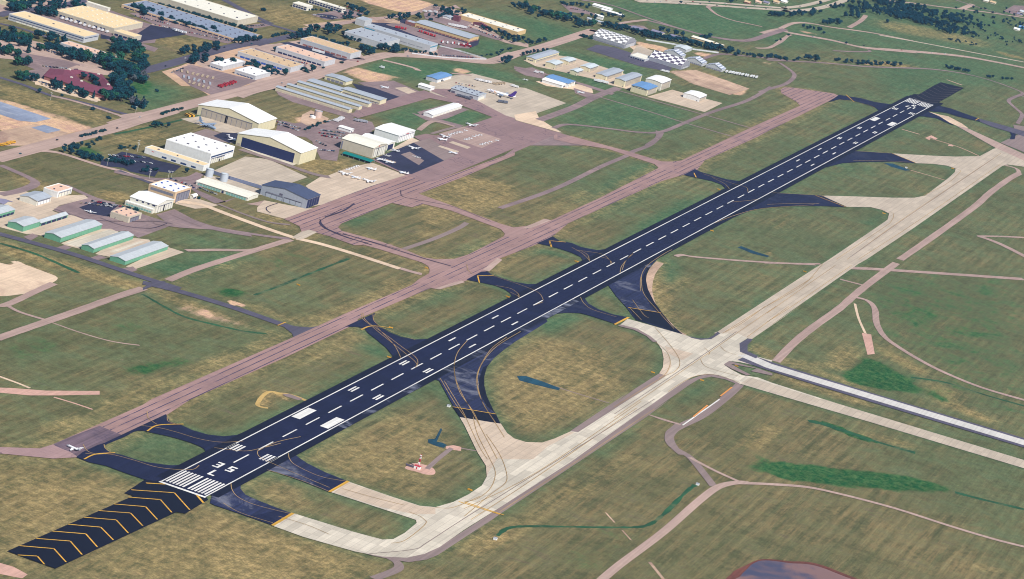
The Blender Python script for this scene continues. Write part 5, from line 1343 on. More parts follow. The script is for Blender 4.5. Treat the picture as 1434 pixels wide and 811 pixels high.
# ------------------------------------------------------------------ aircraft
def ringx(x, r, zc, n=12, sq=1): return [(x, r*math.cos(2*math.pi*i/n), zc+sq*r*math.sin(2*math.pi*i/n)) for i in range(n)]
def wingslab(m, xr, xt, cr, ct, y0, y1, z0, z1, th):
    for sd in (1, -1):
        m.add([(xr, sd*y0, z0), (xr-cr, sd*y0, z0), (xt-ct, sd*y1, z1), (xt, sd*y1, z1), (xr, sd*y0, z0+th), (xr-cr, sd*y0, z0+th), (xt-ct, sd*y1, z1+th*.5), (xt, sd*y1, z1+th*.5)],
              [(3, 2, 1, 0), (4, 5, 6, 7), (0, 1, 5, 4), (1, 2, 6, 5), (2, 3, 7, 6), (3, 0, 4, 7)])
def aircraft(kind, label, loc, rz, group, sc=1.):
    t = thing('aircraft', label, 'airplane', loc, group, rz)
    if kind == 'light':      # single engine, low wing, ~8 m
        MB().loft([ringx(x, r, z) for x, r, z in ((4.1, .18, 1.2), (3.7, .55, 1.2), (2, .65, 1.3), (.5, .72, 1.45), (-1.2, .6, 1.4), (-4.2, .15, 1.45))]).obj('fuselage', 'plane_white', t, shade=True)
        m = MB(); wingslab(m, 1.4, 1.2, 1.6, 1.2, 0, 5.4, 1.0, 1.35, .2); m.obj('wing', 'plane_white', t)
        m = MB(); wingslab(m, -3.3, -3.5, .9, .6, 0, 1.8, 1.4, 1.4, .12); m.obj('tailplane', 'plane_white', t)
        MB().add([(-3, -.06, 1.5), (-4.3, -.06, 1.5), (-4.5, -.06, 3), (-3.9, -.06, 3), (-3, .06, 1.5), (-4.3, .06, 1.5), (-4.5, .06, 3), (-3.9, .06, 3)], [(0, 1, 2, 3), (7, 6, 5, 4), (0, 4, 5, 1), (1, 5, 6, 2), (2, 6, 7, 3), (3, 7, 4, 0)]).obj('tail_fin', 'plane_white', t)
        MB().loft([ringx(x, r, 1.75, 8, .7) for x, r in ((1.4, .2), (.7, .6), (-.5, .6), (-1.3, .2))]).obj('cockpit_window', 'car_glass', t)
        MB().box(4.1, -1, 1.1, 4.2, 1, 1.3).obj('propeller', 'prop', t)
        for x, y in ((2.6, 0), (-.2, 1.3), (-.2, -1.3)): MB().box(x-.25, y-.1, 0, x+.25, y+.1, 1.0).obj('landing_gear', 'rubber', t)
    elif kind == 'jet':      # business jet, ~17 m
        MB().loft([ringx(x, r, z) for x, r, z in ((8.6, .12, 1.7), (7.4, .7, 1.8), (5.5, 1.1, 2), (-2, 1.1, 2), (-5.5, .75, 2.3), (-8.2, .2, 2.7))]).obj('fuselage', 'plane_white', t, shade=True)
        m = MB(); wingslab(m, 2, -2.6, 3.6, 1.4, 0, 8, 1.2, 1.7, .3); m.obj('wing', 'plane_white', t)
        m = MB(); wingslab(m, -7.3, -8.6, 1.8, .9, 0, 3.3, 4.9, 5, .18); m.obj('tailplane', 'plane_white', t)
        MB().add([(-5, -.15, 2.6), (-7.8, -.15, 2.6), (-9.2, -.1, 5.1), (-7.2, -.1, 5.1), (-5, .15, 2.6), (-7.8, .15, 2.6), (-9.2, .1, 5.1), (-7.2, .1, 5.1)], [(0, 1, 2, 3), (7, 6, 5, 4), (0, 4, 5, 1), (1, 5, 6, 2), (2, 6, 7, 3), (3, 7, 4, 0)]).obj('tail_fin', 'plane_white', t)
        for sd in (1, -1): MB().loft([[(x, sd*1.75+r*math.cos(a/10*6.283), 2.7+r*math.sin(a/10*6.283)) for a in range(10)] for x, r in ((-3, .5), (-3.6, .62), (-5, .6), (-6, .38))]).obj('engine', 'plane_white', t, shade=True)
        MB().loft([ringx(x, r, 2.25, 8, .9) for x, r in ((7.2, .3), (6.6, .85), (6.0, .9))]).obj('cockpit_window', 'car_glass', t)
        for x, y in ((6, 0), (-1.5, 1.6), (-1.5, -1.6)): MB().box(x-.35, y-.15, 0, x+.35, y+.15, 1.3).obj('landing_gear', 'rubber', t)
    elif kind == 'prop':     # twin turboprop, ~13 m
        MB().loft([ringx(x, r, z) for x, r, z in ((6.6, .15, 1.6), (5, .7, 1.7), (2.5, .95, 1.9), (-1.5, .95, 1.9), (-4, .6, 2), (-6.6, .15, 2.3))]).obj('fuselage', 'plane_white', t, shade=True)
        m = MB(); wingslab(m, 1.6, 1.0, 2.4, 1.2, 0, 7.6, 1.3, 1.7, .3); m.obj('wing', 'plane_white', t)
        m = MB(); wingslab(m, -5.2, -5.8, 1.6, .9, 0, 2.8, 2.3, 2.3, .15); m.obj('tailplane', 'plane_white', t)
        MB().add([(-4, -.12, 2.2), (-6.5, -.12, 2.2), (-7.2, -.1, 4.6), (-6, -.1, 4.6), (-4, .12, 2.2), (-6.5, .12, 2.2), (-7.2, .1, 4.6), (-6, .1, 4.6)], [(0, 1, 2, 3), (7, 6, 5, 4), (0, 4, 5, 1), (1, 5, 6, 2), (2, 6, 7, 3), (3, 7, 4, 0)]).obj('tail_fin', 'plane_white', t)
        for sd in (1, -1):
            e = MB().loft([[(x, sd*2.4+r*math.cos(a/8*6.283), 1.7+r*math.sin(a/8*6.283)) for a in range(8)] for x, r in ((3, .25), (2.4, .5), (-.4, .45), (-1.4, .15))]).obj('engine', 'plane_grey', t)
            MB().box(3.05, sd*2.4-1.1, 1.6, 3.15, sd*2.4+1.1, 1.8).obj('propeller', 'prop', e)
        for x, y in ((4, 0), (-.3, 2.4), (-.3, -2.4)): MB().box(x-.3, y-.15, 0, x+.3, y+.15, 1.2).obj('landing_gear', 'rubber', t)
    elif kind == 'transport':  # four-engine high wing, ~30 m
        MB().loft([ringx(x, r, z) for x, r, z in ((14.5, .5, 2.6), (13, 1.6, 2.8), (10, 2.1, 3.1), (-4, 2.1, 3.1), (-10, 1.1, 4.3), (-14.5, .3, 5.2))]).obj('fuselage', 'plane_grey', t, shade=True)
        m = MB(); wingslab(m, 3.6, 2.6, 4.6, 2.4, 0, 20, 5.0, 5.3, .6); m.obj('wing', 'plane_grey', t)
        m = MB(); wingslab(m, -11, -12, 3.2, 1.8, 0, 8, 5.2, 5.3, .3); m.obj('tailplane', 'plane_grey', t)
        MB().add([(-8.5, -.2, 4.6), (-14, -.2, 5), (-15, -.15, 11.4), (-12.4, -.15, 11.4), (-8.5, .2, 4.6), (-14, .2, 5), (-15, .15, 11.4), (-12.4, .15, 11.4)], [(0, 1, 2, 3), (7, 6, 5, 4), (0, 4, 5, 1), (1, 5, 6, 2), (2, 6, 7, 3), (3, 7, 4, 0)]).obj('tail_fin', 'plane_grey', t)
        for y in (5, 10.2, -5, -10.2):
            e = MB().loft([[(x, y+r*math.cos(a/8*6.283), 4.7+r*math.sin(a/8*6.283)) for a in range(8)] for x, r in ((6, .3), (5, .7), (1, .65), (-1, .25))]).obj('engine', 'plane_grey', t)
            MB().box(6.05, y-2, 4.6, 6.2, y+2, 4.85).obj('propeller', 'prop', e)
        for x, y in ((10, 0), (0, 2.1), (0, -2.1)): MB().box(x-.8, y-.35, 0, x+.8, y+.35, 1.6).obj('landing_gear', 'rubber', t)
    elif kind == 'freighter':  # twin-jet airliner, ~48 m
        fz = 4.3
        fu = MB().loft([ringx(x, r, z, 18) for x, r, z in ((24, .3, 3.8), (23, 1.1, 3.9), (21, 1.8, 4.2), (18, 2.1, fz), (-10, 2.1, fz), (-17, 1.5, 4.8), (-23.5, .35, 5.5))]).obj('fuselage', 'plane_white', t, shade=True)
        m = MB(); wingslab(m, 5, -6, 8.5, 2.2, 0, 19, 2.9, 4.6, .7); m.obj('wing', 'plane_grey', t)
        m = MB(); wingslab(m, -18, -21.5, 4.2, 1.6, 0, 7.5, 5.2, 5.8, .3); m.obj('tailplane', 'plane_white', t)
        MB().add([(-13.5, -.3, 6), (-21.5, -.3, 6), (-24.5, -.2, 14), (-20.5, -.2, 14), (-13.5, .3, 6), (-21.5, .3, 6), (-24.5, .2, 14), (-20.5, .2, 14)], [(0, 1, 2, 3), (7, 6, 5, 4), (0, 4, 5, 1), (1, 5, 6, 2), (2, 6, 7, 3), (3, 7, 4, 0)]).obj('tail_fin', 'purple', t)
        MB().loft([ringx(x, r, z, 18) for x, r, z in ((-12, 1.97, 4.52), (-17, 1.55, 4.8), (-21, .95, 5.2))]).obj('tail_cone', 'purple', t, shade=True)
        for sd in (1, -1): MB().loft([[(x, sd*6.6+r*math.cos(a/12*6.283), 2.2+r*math.sin(a/12*6.283)) for a in range(12)] for x, r in ((4.6, 1.15), (3.6, 1.35), (0, 1.2), (-2, .7))]).obj('engine', 'plane_white', t, shade=True)
        MB().loft([ringx(x, r, 4.75, 10, .8) for x, r in ((22, .9), (21.2, 1.45), (20.6, 1.5))]).obj('cockpit_window', 'car_glass', t)
        for sd in (1, -1):
            rx = (math.pi/2, 0, 0 if sd < 0 else math.pi)
            a = ann_text('Fed', 4.2, 'purple', t, (11 if sd < 0 else 15.5, sd*2.14, 3.4), rx); b = ann_text('Ex', 4.2, 'orange', t, (17.4 if sd < 0 else 9.5, sd*2.14, 3.4), rx)
        for x, y in ((18, 0), (-1, 3.2), (-1, -3.2)): MB().box(x-.8, y-.4, 0, x+.8, y+.4, 2.6).obj('landing_gear', 'rubber', t)
    if sc != 1: t.scale = (sc,)*3
    return t
def hdg(tl, x0, y0, x1, y1):
    a = g(tl, x0, y0); b = g(tl, x1, y1); return math.atan2(b[1]-a[1], b[0]-a[0])
aircraft('freighter', 'white freighter airliner with purple tail on the concrete ramp', g('p', 905, 400), R_(95), None)
aircraft('transport', 'grey four-engine military transport parked before the closed hangar doors', g('G', 515, 312), R_(-100), None)
aircraft('jet', 'white business jet taxiing alone at the foot of the lined taxiway', g('H', 330, 226), R_(75), None)
aircraft('prop', 'white twin propeller plane with red marks near the cracked apron edge', g('E', 500, 390), R_(20), None)
JL = [('jet', 'F', 1042, 210, 70, 'white business jet in the middle of the ramp, tail towards the grass'), ('jet', 'F', 1188, 146, 75, 'white business jet alone at the grass corner of the ramp'),
      ('prop', 'F', 1026, 226, 100, 'grey-shadowed twin propeller plane directly below the middle jet'), ('jet', 'F', 866, 274, 80, 'white jet on the upper edge of the dark sealed ramp'),
      ('prop', 'F', 766, 288, 60, 'white twin parked before the bright white hangars'), ('light', 'F', 724, 315, 40, 'tiny white plane right of the cream hangar front'),
      ('prop', 'F', 684, 338, 80, 'white plane closest to the corner of the cream metal hangar'), ('prop', 'F', 730, 352, 85, 'white plane at the near edge of the dark sealed ramp'),
      ('prop', 'F', 812, 412, 85, 'white twin at the lowest corner of the dark sealed ramp'), ('prop', 'F', 1086, 300, 70, 'white twin at the right corner of the dark sealed ramp'),
      ('light', 'F', 888, 322, 30, 'tiny white plane alone in the middle of the dark sealed ramp'), ('prop', 'F', 630, 390, 95, 'white twin on the tan ramp nearest the green canopy'),
      ('jet', 'F', 482, 416, 80, 'white jet at the left corner of the tan ramp'), ('prop', 'F', 545, 438, 80, 'white plane between the two larger jets on the tan ramp'), ('jet', 'F', 617, 458, 85, 'white jet lowest on the tan ramp'),
      ('jet', 'G', 664, 388, -100, 'white jet beside the dark bay hangar on dark asphalt'), ('light', 'C', 62, 448, 60, 'tiny white plane on the grass above the freighter ramp'), ('prop', 'C', 365, 520, 75, 'white plane on the sandy pad of the blue-roofed hangar'),
      ('prop', 'B', 705, 492, 80, 'white plane alone beside the dark pavement of the hangar rows')]
for kd, tl, x, y, rz, lab in JL: aircraft(kd, lab, g(tl, x, y), R_(rz), 'small aircraft parked on the ramps', 1.15)
ROW = [('F', 1072, 196), ('F', 1088, 192), ('F', 1104, 188), ('F', 1120, 184), ('F', 1134, 182), ('F', 1160, 173), ('F', 1160, 224), ('F', 1172, 221), ('F', 1186, 217), ('F', 1206, 207), ('F', 1224, 202), ('F', 1242, 198),
       ('F', 1247, 252), ('F', 1260, 248), ('F', 1276, 243), ('F', 1298, 236), ('F', 1335, 229), ('F', 505, 392), ('F', 518, 387), ('F', 532, 382), ('F', 546, 376), ('F', 558, 371)]
ORD = ['first', 'second', 'third', 'fourth', 'fifth', 'sixth', 'seventh', 'eighth', 'ninth', 'tenth', 'eleventh', 'twelfth', 'thirteenth', 'fourteenth', 'fifteenth', 'sixteenth', 'seventeenth', 'eighteenth', 'nineteenth', 'twentieth']
def nth(i):
    if i < 20: return ORD[i]
    tens = ['', '', 'twenty', 'thirty', 'forty', 'fifty', 'sixty', 'seventy', 'eighty', 'ninety'][(i+1)//10]; u = (i+1) % 10
    return tens+('-'+ORD[u-1] if u else 'th') if u else tens[:-1]+'ieth'
base_light = None
for i_, (tl, x, y) in enumerate(ROW):
    rw, k = ((('upper row on the pink ramp', i_) if i_ < 6 else ('middle row on the pink ramp', i_-6) if i_ < 12 else ('lower row on the pink ramp', i_-12) if i_ < 17 else ('tight row beside the green canopy', i_-17)))
    lab = '%s small white plane from the left in the %s' % (nth(k), rw)
    if base_light is None: base_light = aircraft('light', lab, g(tl, x, y), R_(75), 'light planes tied down in rows', .85)
    else: copy_thing(base_light, g(tl, x, y), R_(75+random.uniform(-12, 12)), lab)
# ------------------------------------------------------------------ vehicles
def car_mesh(col, kind='car'):
    m = MB()
    if kind == 'car':
        m.prism([(-.88, .35), (.88, .35), (.9, .8), (.8, .95), (-.8, .95), (-.9, .8)], 'X', -2.25, 2.25)
        m.cur = 1; m.loft([[(1.1, -.78, .95), (1.1, .78, .95), (-1.7, .78, .95), (-1.7, -.78, .95)], [(.4, -.62, 1.42), (.4, .62, 1.42), (-1.2, .62, 1.42), (-1.2, -.62, 1.42)]])
        m.cur = 0; m.box(-1.15, -.6, 1.42, .35, .6, 1.47)
    elif kind == 'truck':
        m.box(-3.8, -1.2, .9, 2.2, 1.2, 3.5); m.prism([(-1.1, .5), (1.1, .5), (1.1, 2.3), (-1.1, 2.3)], 'X', 2.3, 4.0); m.cur = 1; m.box(3.98, -1, 1.4, 4.05, 1, 2.1)
    elif kind == 'bus':
        m.box(-5.5, -1.25, .6, 5.0, 1.25, 3.0); m.box(5.0, -1.1, .6, 6.1, 1.1, 1.8); m.cur = 1; m.box(-5.2, -1.28, 1.8, 4.6, 1.28, 2.5)
    elif kind == 'trailer':
        m.box(-6.5, -1.3, 1.1, 6.5, 1.3, 4.0)
    elif kind == 'stack':
        for q in range(6): m.box(-9+3*q, -1.4, 0, -6.4+3*q, 1.4, [.9, 1.3, .7, 1.4, 1.1, .8][q]); m.box(-9+3*q+.2, -1.2, 1.5*0, -6.6+3*q, 1.2, .5)
        m.box(-9, -1.5, 0, 9, 1.5, .25); return m
    m.cur = 2
    L = dict(car=1.4, truck=2.9, bus=3.8, trailer=5)[kind]
    for x in (-L, L):
        for y in (-.85, .85): m.box(x-.34, y-.14 if kind == 'car' else y-.3, 0, x+.34, y+.14 if kind == 'car' else y+.3, .66 if kind == 'car' else 1.0)
    return m
VP = {}
def vehicle(kind, col, loc, rz, label, group):
    key = (kind, col)
    nm = dict(car='parked_car', truck='box_truck', bus='school_bus', trailer='cargo_trailer', stack='pallet_row')[kind]
    if key not in VP: o = VP[key] = car_mesh(col, kind).obj(nm, ['paint_'+col, 'car_glass', 'tire'])
    else: o = VP[key].copy(); S.collection.objects.link(o)
    z = ZTOP
    o.location = (loc[0], loc[1], z); o.rotation_euler = (0, 0, rz)
    tag(o, label, dict(car='car', truck='truck', bus='bus', trailer='trailer', stack='pallet row')[kind], group); return o
ZTOP = .62
CARS = '''the lot beside the large white hangar|E620,92 850,118|12|80|c
the front row of the lot beside the white hangar|E600,72 810,88|10|80|c
the lot by the pink-roofed small hangar|E500,325 690,362|11|0|c
the lot below the white gabled hangar|E440,335 600,358|7|0|c
the upper row behind the tan hangar|G310,600 440,645|9|0|c
the lower row behind the tan hangar|G330,622 470,660|7|0|c
the spaces along the long garage row|G470,650 570,690|5|80|c
the north row of the crowded lot by the cream hangar|G1150,330 1280,348|20|0|c
the second row of the crowded lot by the cream hangar|G1140,345 1290,366|20|0|c
the third row of the crowded lot by the cream hangar|G1150,360 1270,378|14|0|c
the row beside the bare earth knoll|G900,280 1040,322|18|0|c
the second row beside the bare earth knoll|G905,296 1030,334|12|0|c
the row by the east wall of the dark bay hangar|G1140,440 1230,448|7|0|c
the single file near the dark bay hangar|G1120,388 1180,420|5|0|c
the north row by the water tank lot|G1180,285 1260,262|6|0|c
the court in front of the maroon building|X320,150 590,215|14|60|c
the lower row in front of the maroon building|X330,165 680,262|10|60|c
the row north of the maroon building|a420,672 680,692|8|70|c
the lot under the trees at the top left|a300,470 640,560|13|40|c
the upper lot beside the steel blue warehouse|b60,165 420,250|16|20|c
the middle lot beside the steel blue warehouse|b250,250 700,350|18|20|c
the lower lot beside the steel blue warehouse|b700,350 1010,415|16|20|c
the small lot by the very tall warehouse|b1130,270 1370,258|9|70|c
the lot by the north-south office pair|b420,735 560,690|6|0|c
the parked line along the salmon-roofed warehouse|B130,325 300,362|11|10|c
the parked line along the ochre-roofed warehouse|c250,590 470,640|9|10|c
the parked line by the dusty brown roof|c480,470 900,560|9|10|c
the lot in front of the white office|c560,150 800,190|14|10|c
the lot east of the white office|c900,70 1060,130|9|10|c
the lot below the cream retail building|d830,270 1160,400|17|10|c
the second lot below the cream retail building|d940,320 1180,390|9|10|c
the lot behind the ochre-walled warehouse|d630,250 800,290|8|10|c
the equipment yard by the curved fence|d560,560 900,585|18|20|c
the ramp above the cargo building|p330,240 600,290|7|20|c
the garage front beside the blue-roofed building|p50,180 220,225|3|20|c
the yard at the tree line|e560,90 760,120|9|10|c
the lots at the far top right corner|h1350,120 1434,160|6|10|c
the front of the salmon-roofed small hangar|m10,400 140,455|5|80|c'''.split('\n')
cols = ['white', 'silver', 'black', 'blue', 'grey', 'white', 'silver', 'red', 'teal', 'black', 'tan']
rn = random.Random(5); nc = 0; CQ = []
for l in CARS:
    de, s_, n, rz, _ = l.split('|'); (x0, y0), (x1, y1) = pts(s_); n = int(n); u0 = proj((x0, y0, 0))[0]; u1 = proj((x1, y1, 0))[0]
    for i in range(n):
        t_ = (i+.5)/n; c = rn.choice(cols); x = x0+(x1-x0)*t_+rn.uniform(-1, 1); y = y0+(y1-y0)*t_+rn.uniform(-1, 1)
        CQ.append((c, (x, y), R_(float(rz)+rn.choice((0, 0, 180))+rn.uniform(-3, 3)), '%s %s car from the left in %s' % (c, nth(i), de) if 0 else '%s car %s from left, %s' % (c, nth(i), de), 'parked cars')); nc += 1
CQ.sort(key=lambda q: math.hypot(q[1][0]-CAM[0], q[1][1]-CAM[1]))
for c, xy, rz, lab, gp in CQ[:290]: vehicle('car', c, xy, rz, lab, gp)
pal = sorted(set(cols)); m = MB()
for c, (x, y), rz, lab, gp in CQ[290:]:
    q = car_mesh(c); ca, sa = math.cos(rz), math.sin(rz); k = len(m.v)
    m.v += [(x+u*ca-v*sa, y+u*sa+v*ca, z_) for u, v, z_ in q.v]; m.f += [tuple(i+k for i in f_) for f_ in q.f]; m.mi += [pal.index(c) if i == 0 else len(pal)+i-1 for i in q.mi]
o = m.obj('distant_cars', ['paint_'+c for c in pal]+['car_glass', 'tire']); o.location = (0, 0, ZTOP); o['kind'] = 'stuff'; tag(o, 'distant parked cars filling the farthest lots', 'cars')
TRK = '''stack|tan|back line of the pallet yard|A1000,395 1200,440|7|20
stack|silver|middle line of the pallet yard|A1010,425 1180,470|6|20
stack|tan|front line of the pallet yard|A1040,455 1170,495|5|20
truck|red|line at the corner of the pallet yard|A1215,490 1310,462|8|80
truck|white|the docks of the huge tan-roofed warehouse|a600,190 1100,340|11|0
truck|red|the yard between plant hall and ochre warehouse|d90,280 200,300|6|20
truck|red|the middle of the yard below the ochre warehouse|d330,320 500,375|8|20
truck|white|the fence line below the ochre warehouse|d540,430 860,470|6|20
truck|red|the fence line nearest the ochre warehouse end|d500,425 880,460|3|20
trailer|white|the trailer line north of the cream retail lot|d640,262 800,290|4|90
trailer|white|the trailer row beside the last striped barn|f830,730 1150,790|12|0
truck|white|the asphalt behind the dock annex|b450,310 560,340|5|70
trailer|white|the south wall of the wide cream hangar|C450,455 515,468|3|95
bus|yellow|the left side bus yard|X10,685 110,660|5|0
truck|yellow|the corner of the dark bay hangar|i1190,545 1240,560|2|90
bus|yellow|the corner of the military ramp|i545,215 620,200|2|60
truck|white|the upper edge of the car lot by the water tank|j70,190 180,150|5|90
truck|silver|the upper right edge of the car lot|j330,180 480,205|4|90
truck|white|the cargo ramp north of the freighter|p600,205 760,240|7|80
truck|white|the ramp edge behind the freighter tail|p1040,280 1110,300|3|80
truck|tan|the cargo ramp above the freighter|p810,260 960,250|4|80
truck|grey|the ramp along the south side of the cargo building|p350,400 530,450|9|0
truck|white|the striped-roof dirt yard|l940,715 1040,740|2|90
truck|white|the lot left of the checkered hangar fence|e200,735 290,740|2|90
truck|white|the meadow south of the curved road|B670,378 715,385|1|90
truck|grey|the concrete ramp below the freighter|p860,478 980,492|6|30
trailer|white|the asphalt strip by the dusty brown warehouse|c570,520 650,545|2|95
truck|white|the drive before the maroon corner tower|d360,120 530,135|3|80
bus|red|the yard corner right of the ochre warehouse|d740,465 850,470|2|80'''.split('\n')
for l in TRK:
    kd, c, de, s_, n, rz = l.split('|'); (x0, y0), (x1, y1) = pts(s_); n = int(n)
    for i in range(n):
        t_ = (i+.5)/n; word = dict(truck='truck', bus='bus', trailer='box trailer', stack='pallets')[kd]
        vehicle(kd, c, (x0+(x1-x0)*t_+rn.uniform(-1, 1), y0+(y1-y0)*t_+rn.uniform(-1, 1)), R_(float(rz)+rn.uniform(-8, 8)), ('%s %s %s from left, %s' % (c, word, nth(i), de)) if n > 1 else '%s %s alone on %s' % (c, word, de), 'working vehicles')
def road_cars(de, s_, n, lane, seed):
    P_ = pts(s_); r_ = random.Random(seed); d = [0]
    for a, b in zip(P_, P_[1:]): d.append(d[-1]+math.hypot(b[0]-a[0], b[1]-a[1]))
    for i in range(n):
        q = d[-1]*(i+.5+r_.uniform(-.3, .3))/n; k = max(j for j in range(len(P_)-1) if d[j] <= q); f_ = (q-d[k])/(d[k+1]-d[k]); a, b = P_[k], P_[k+1]
        an = math.atan2(b[1]-a[1], b[0]-a[0]); off = lane*(1 if i % 2 else -1); c = r_.choice(cols)
        o = vehicle('car', c, (a[0]+(b[0]-a[0])*f_-math.sin(an)*off, a[1]+(b[1]-a[1])*f_+math.cos(an)*off), an, '%s car %s from left, driving on %s' % (c, nth(i), de), 'cars on the roads')
        o.name = 'driving_car'
road_cars('the highway along the top, far side', 'f-20,2 600,22 1434,85 g120,82 320,60', 9, 2.5, 1)
road_cars('the highway along the top, near side', 'f-20,18 600,46 1434,106 g120,112 330,105 520,75 700,20', 16, 2.5, 2)
road_cars('the broad pink road at the left', 'X0,780 300,700 900,545 1434,385', 4, 5, 3)
road_cars('the pink road past the industrial quarter', 'B0,495 480,365 800,310 1280,345', 3, 4, 4)
road_cars('the country road at the top right', 'g180,330 600,405 1200,505 h400,525 800,565', 6, 3, 6)
road_cars('the dark road by the steel blue warehouse', 'b260,690 1000,480 1400,405', 5, 3, 7)
# ------------------------------------------------------------------ mast with striped tower in the infield
p_ = g('n', 395, 505); t = thing('antenna_mast', 'red and white striped antenna mast on the pink dirt circle', 'mast', p_)
hh = [0, 3, 6, 9, 12, 14]
MB().box(-2.2, -3, 0, 2.2, 3, 2.9).obj('equipment_shelter', 'white', t); MB().box(-2.4, -3.2, 2.9, 2.4, 3.2, 3.1).obj('shelter_roof', 'red', t); MB().box(-2.3, -.6, 0, -2.18, .6, 2.1).obj('door', 'red', t)
for i in range(5):
    m = MB()
    for a in (-.5, .5):
        for b in (-.5, .5): m.box(3+a-.12, b-.12, hh[i], 3+a+.12, b+.12, hh[i+1])
    m.box(2.4, -.6, hh[i+1]-.3, 3.6, .6, hh[i+1]); m.box(2.7, -.3, hh[i], 3.3, .3, hh[i+1]); m.obj('mast_section', 'red' if i % 2 == 0 else 'white', t)
for z_ in (5, 9, 13): MB().box(1.4, -.9, z_, 2.4, .9, z_+.7).obj('antenna', 'white' if z_ != 9 else 'red', t)
p_ = g('n', 300, 480); MB().box(-.6, -4, 0, .6, 4, 1.6).obj('cable_cabinet', 'vent', None).location = (p_[0], p_[1], .5)
tag(bpy.data.objects['cable_cabinet'], 'low dark cabinet left of the striped antenna mast', 'cabinet')
# small things in the infield
SM = [('equipment_box', 'white', n_, tl, x, y, 1.6) for n_, tl, x, y in (('small white equipment box in the infield above the wide runway turnoff', 'V', 430, 515), ('pair of white boxes by the far infield service path', 'T', 775, 300), ('white box beside the grey culvert near the right service road', 'K', 1055, 385), ('white culvert head at the lower end of the green ditch', 'K', 140, 632))]
for nm, mt, lab, tl, x, y, sz in SM:
    p_ = g(tl, x, y); t = thing(nm, lab, 'box', p_); MB().box(-sz, -sz, .0, sz, sz, 1.8).obj('cabinet', mt, t); MB().box(-sz-.1, -sz-.1, 1.8, sz+.1, sz+.1, 2.0).obj('lid', 'steel', t)
SG = [('N', 575, 403), ('N', 1237, 66), ('N', 585, 238), ('R', 465, 462), ('R', 915, 622), ('R', 1298, 426), ('O', 1218, 342), ('O', 427, 744), ('U', 680, 332), ('U', 215, 368), ('U', 488, 412), ('J', 1155, 411), ('W', 862, 175), ('S', 210, 45), ('n', 1060, 780), ('N', 70, 0), ('T', 650, 555), ('T', 1033, 305)]
sg0 = None
def signb(p_, lab):
    t = thing('taxiway_sign', lab, 'sign', p_, 'yellow taxiway signs'); MB().box(-.2, -2.4, .5, .2, 2.4, 1.7).obj('panel', 'yellow', t)
    for y in (-1.8, 1.8): MB().box(-.08, y-.08, 0, .08, y+.08, .5).obj('leg', 'door_grey', t)
    return t
SL = ['on the grass left of the third connector', 'at the corner of the long island by the runway', 'on the bare ground beside the third connector', 'on the grass triangle by the pink junction', 'at the tip of the island below the pink junction', 'at the runway corner of the small round island', 'at the runway corner of the long northern island',
      'at the tip of the island before the fourth connector', 'on the small dry wedge between the two concrete strips', 'by the curved concrete shoulder left of the big junction', 'below the big concrete junction', 'beside the concrete bend at the bottom', 'on grass beside the runway opposite the round turnoff', 'left of the wide concrete taxiway near the pink path', 'at the bottom of the antenna infield', 'beside the lined taxiway at its middle', 'at the corner of the far infield near the lower turnoff', 'at the corner of the far infield near the upper turnoff']
for i_, (tl, x, y) in enumerate(SG):
    lab = 'yellow taxiway sign '+SL[i_]
    if sg0 is None: sg0 = signb(g(tl, x, y), lab)
    else: copy_thing(sg0, g(tl, x, y), R_(random.uniform(-20, 20)), lab)
# street lamps
LP = [('m', 615, 100), ('m', 850, 105), ('m', 1205, 235), ('E', 700, 80), ('E', 765, 50), ('E', 595, 130), ('X', 1130, 415), ('X', 1150, 700), ('X', 420, 300), ('E', 935, 200), ('b', 645, 640), ('G', 128, 440), ('a', 1150, 620), ('E', 830, 190), ('G', 315, 600)]
l0 = None
LL = ['on the access road below the white hangar lot', 'before the tan hangar roof', 'right of the tan hangar lot', 'in the middle of the dark lot by the white hangar', 'at the top of the dark lot by the white hangar', 'at the left side of the dark lot', 'at the big road junction', 'by the corner of the white hangar office', 'on the verge below the maroon building', 'by the driveway bend under the garage row', 'by the dark road near the small offices', 'left of the office wing lettering', 'among the trees near the peach-roofed office', 'by the driveway planter south of the office wing', 'in the car park behind the tan hangar']
for i_, (tl, x, y) in enumerate(LP):
    p_ = g(tl, x, y); lab = 'pale street lamp post '+LL[i_]
    if l0 is None:
        l0 = thing('street_lamp', lab, 'street lamp', p_, 'street lamps'); MB().cyl(0, 0, 0, 10, .13, .09, 8).obj('post', 'ivory', l0); MB().box(-.3, -1.6, 9.9, .3, 1.6, 10.2).obj('lamp_head', 'white', l0)
    else: copy_thing(l0, p_, 0, lab)
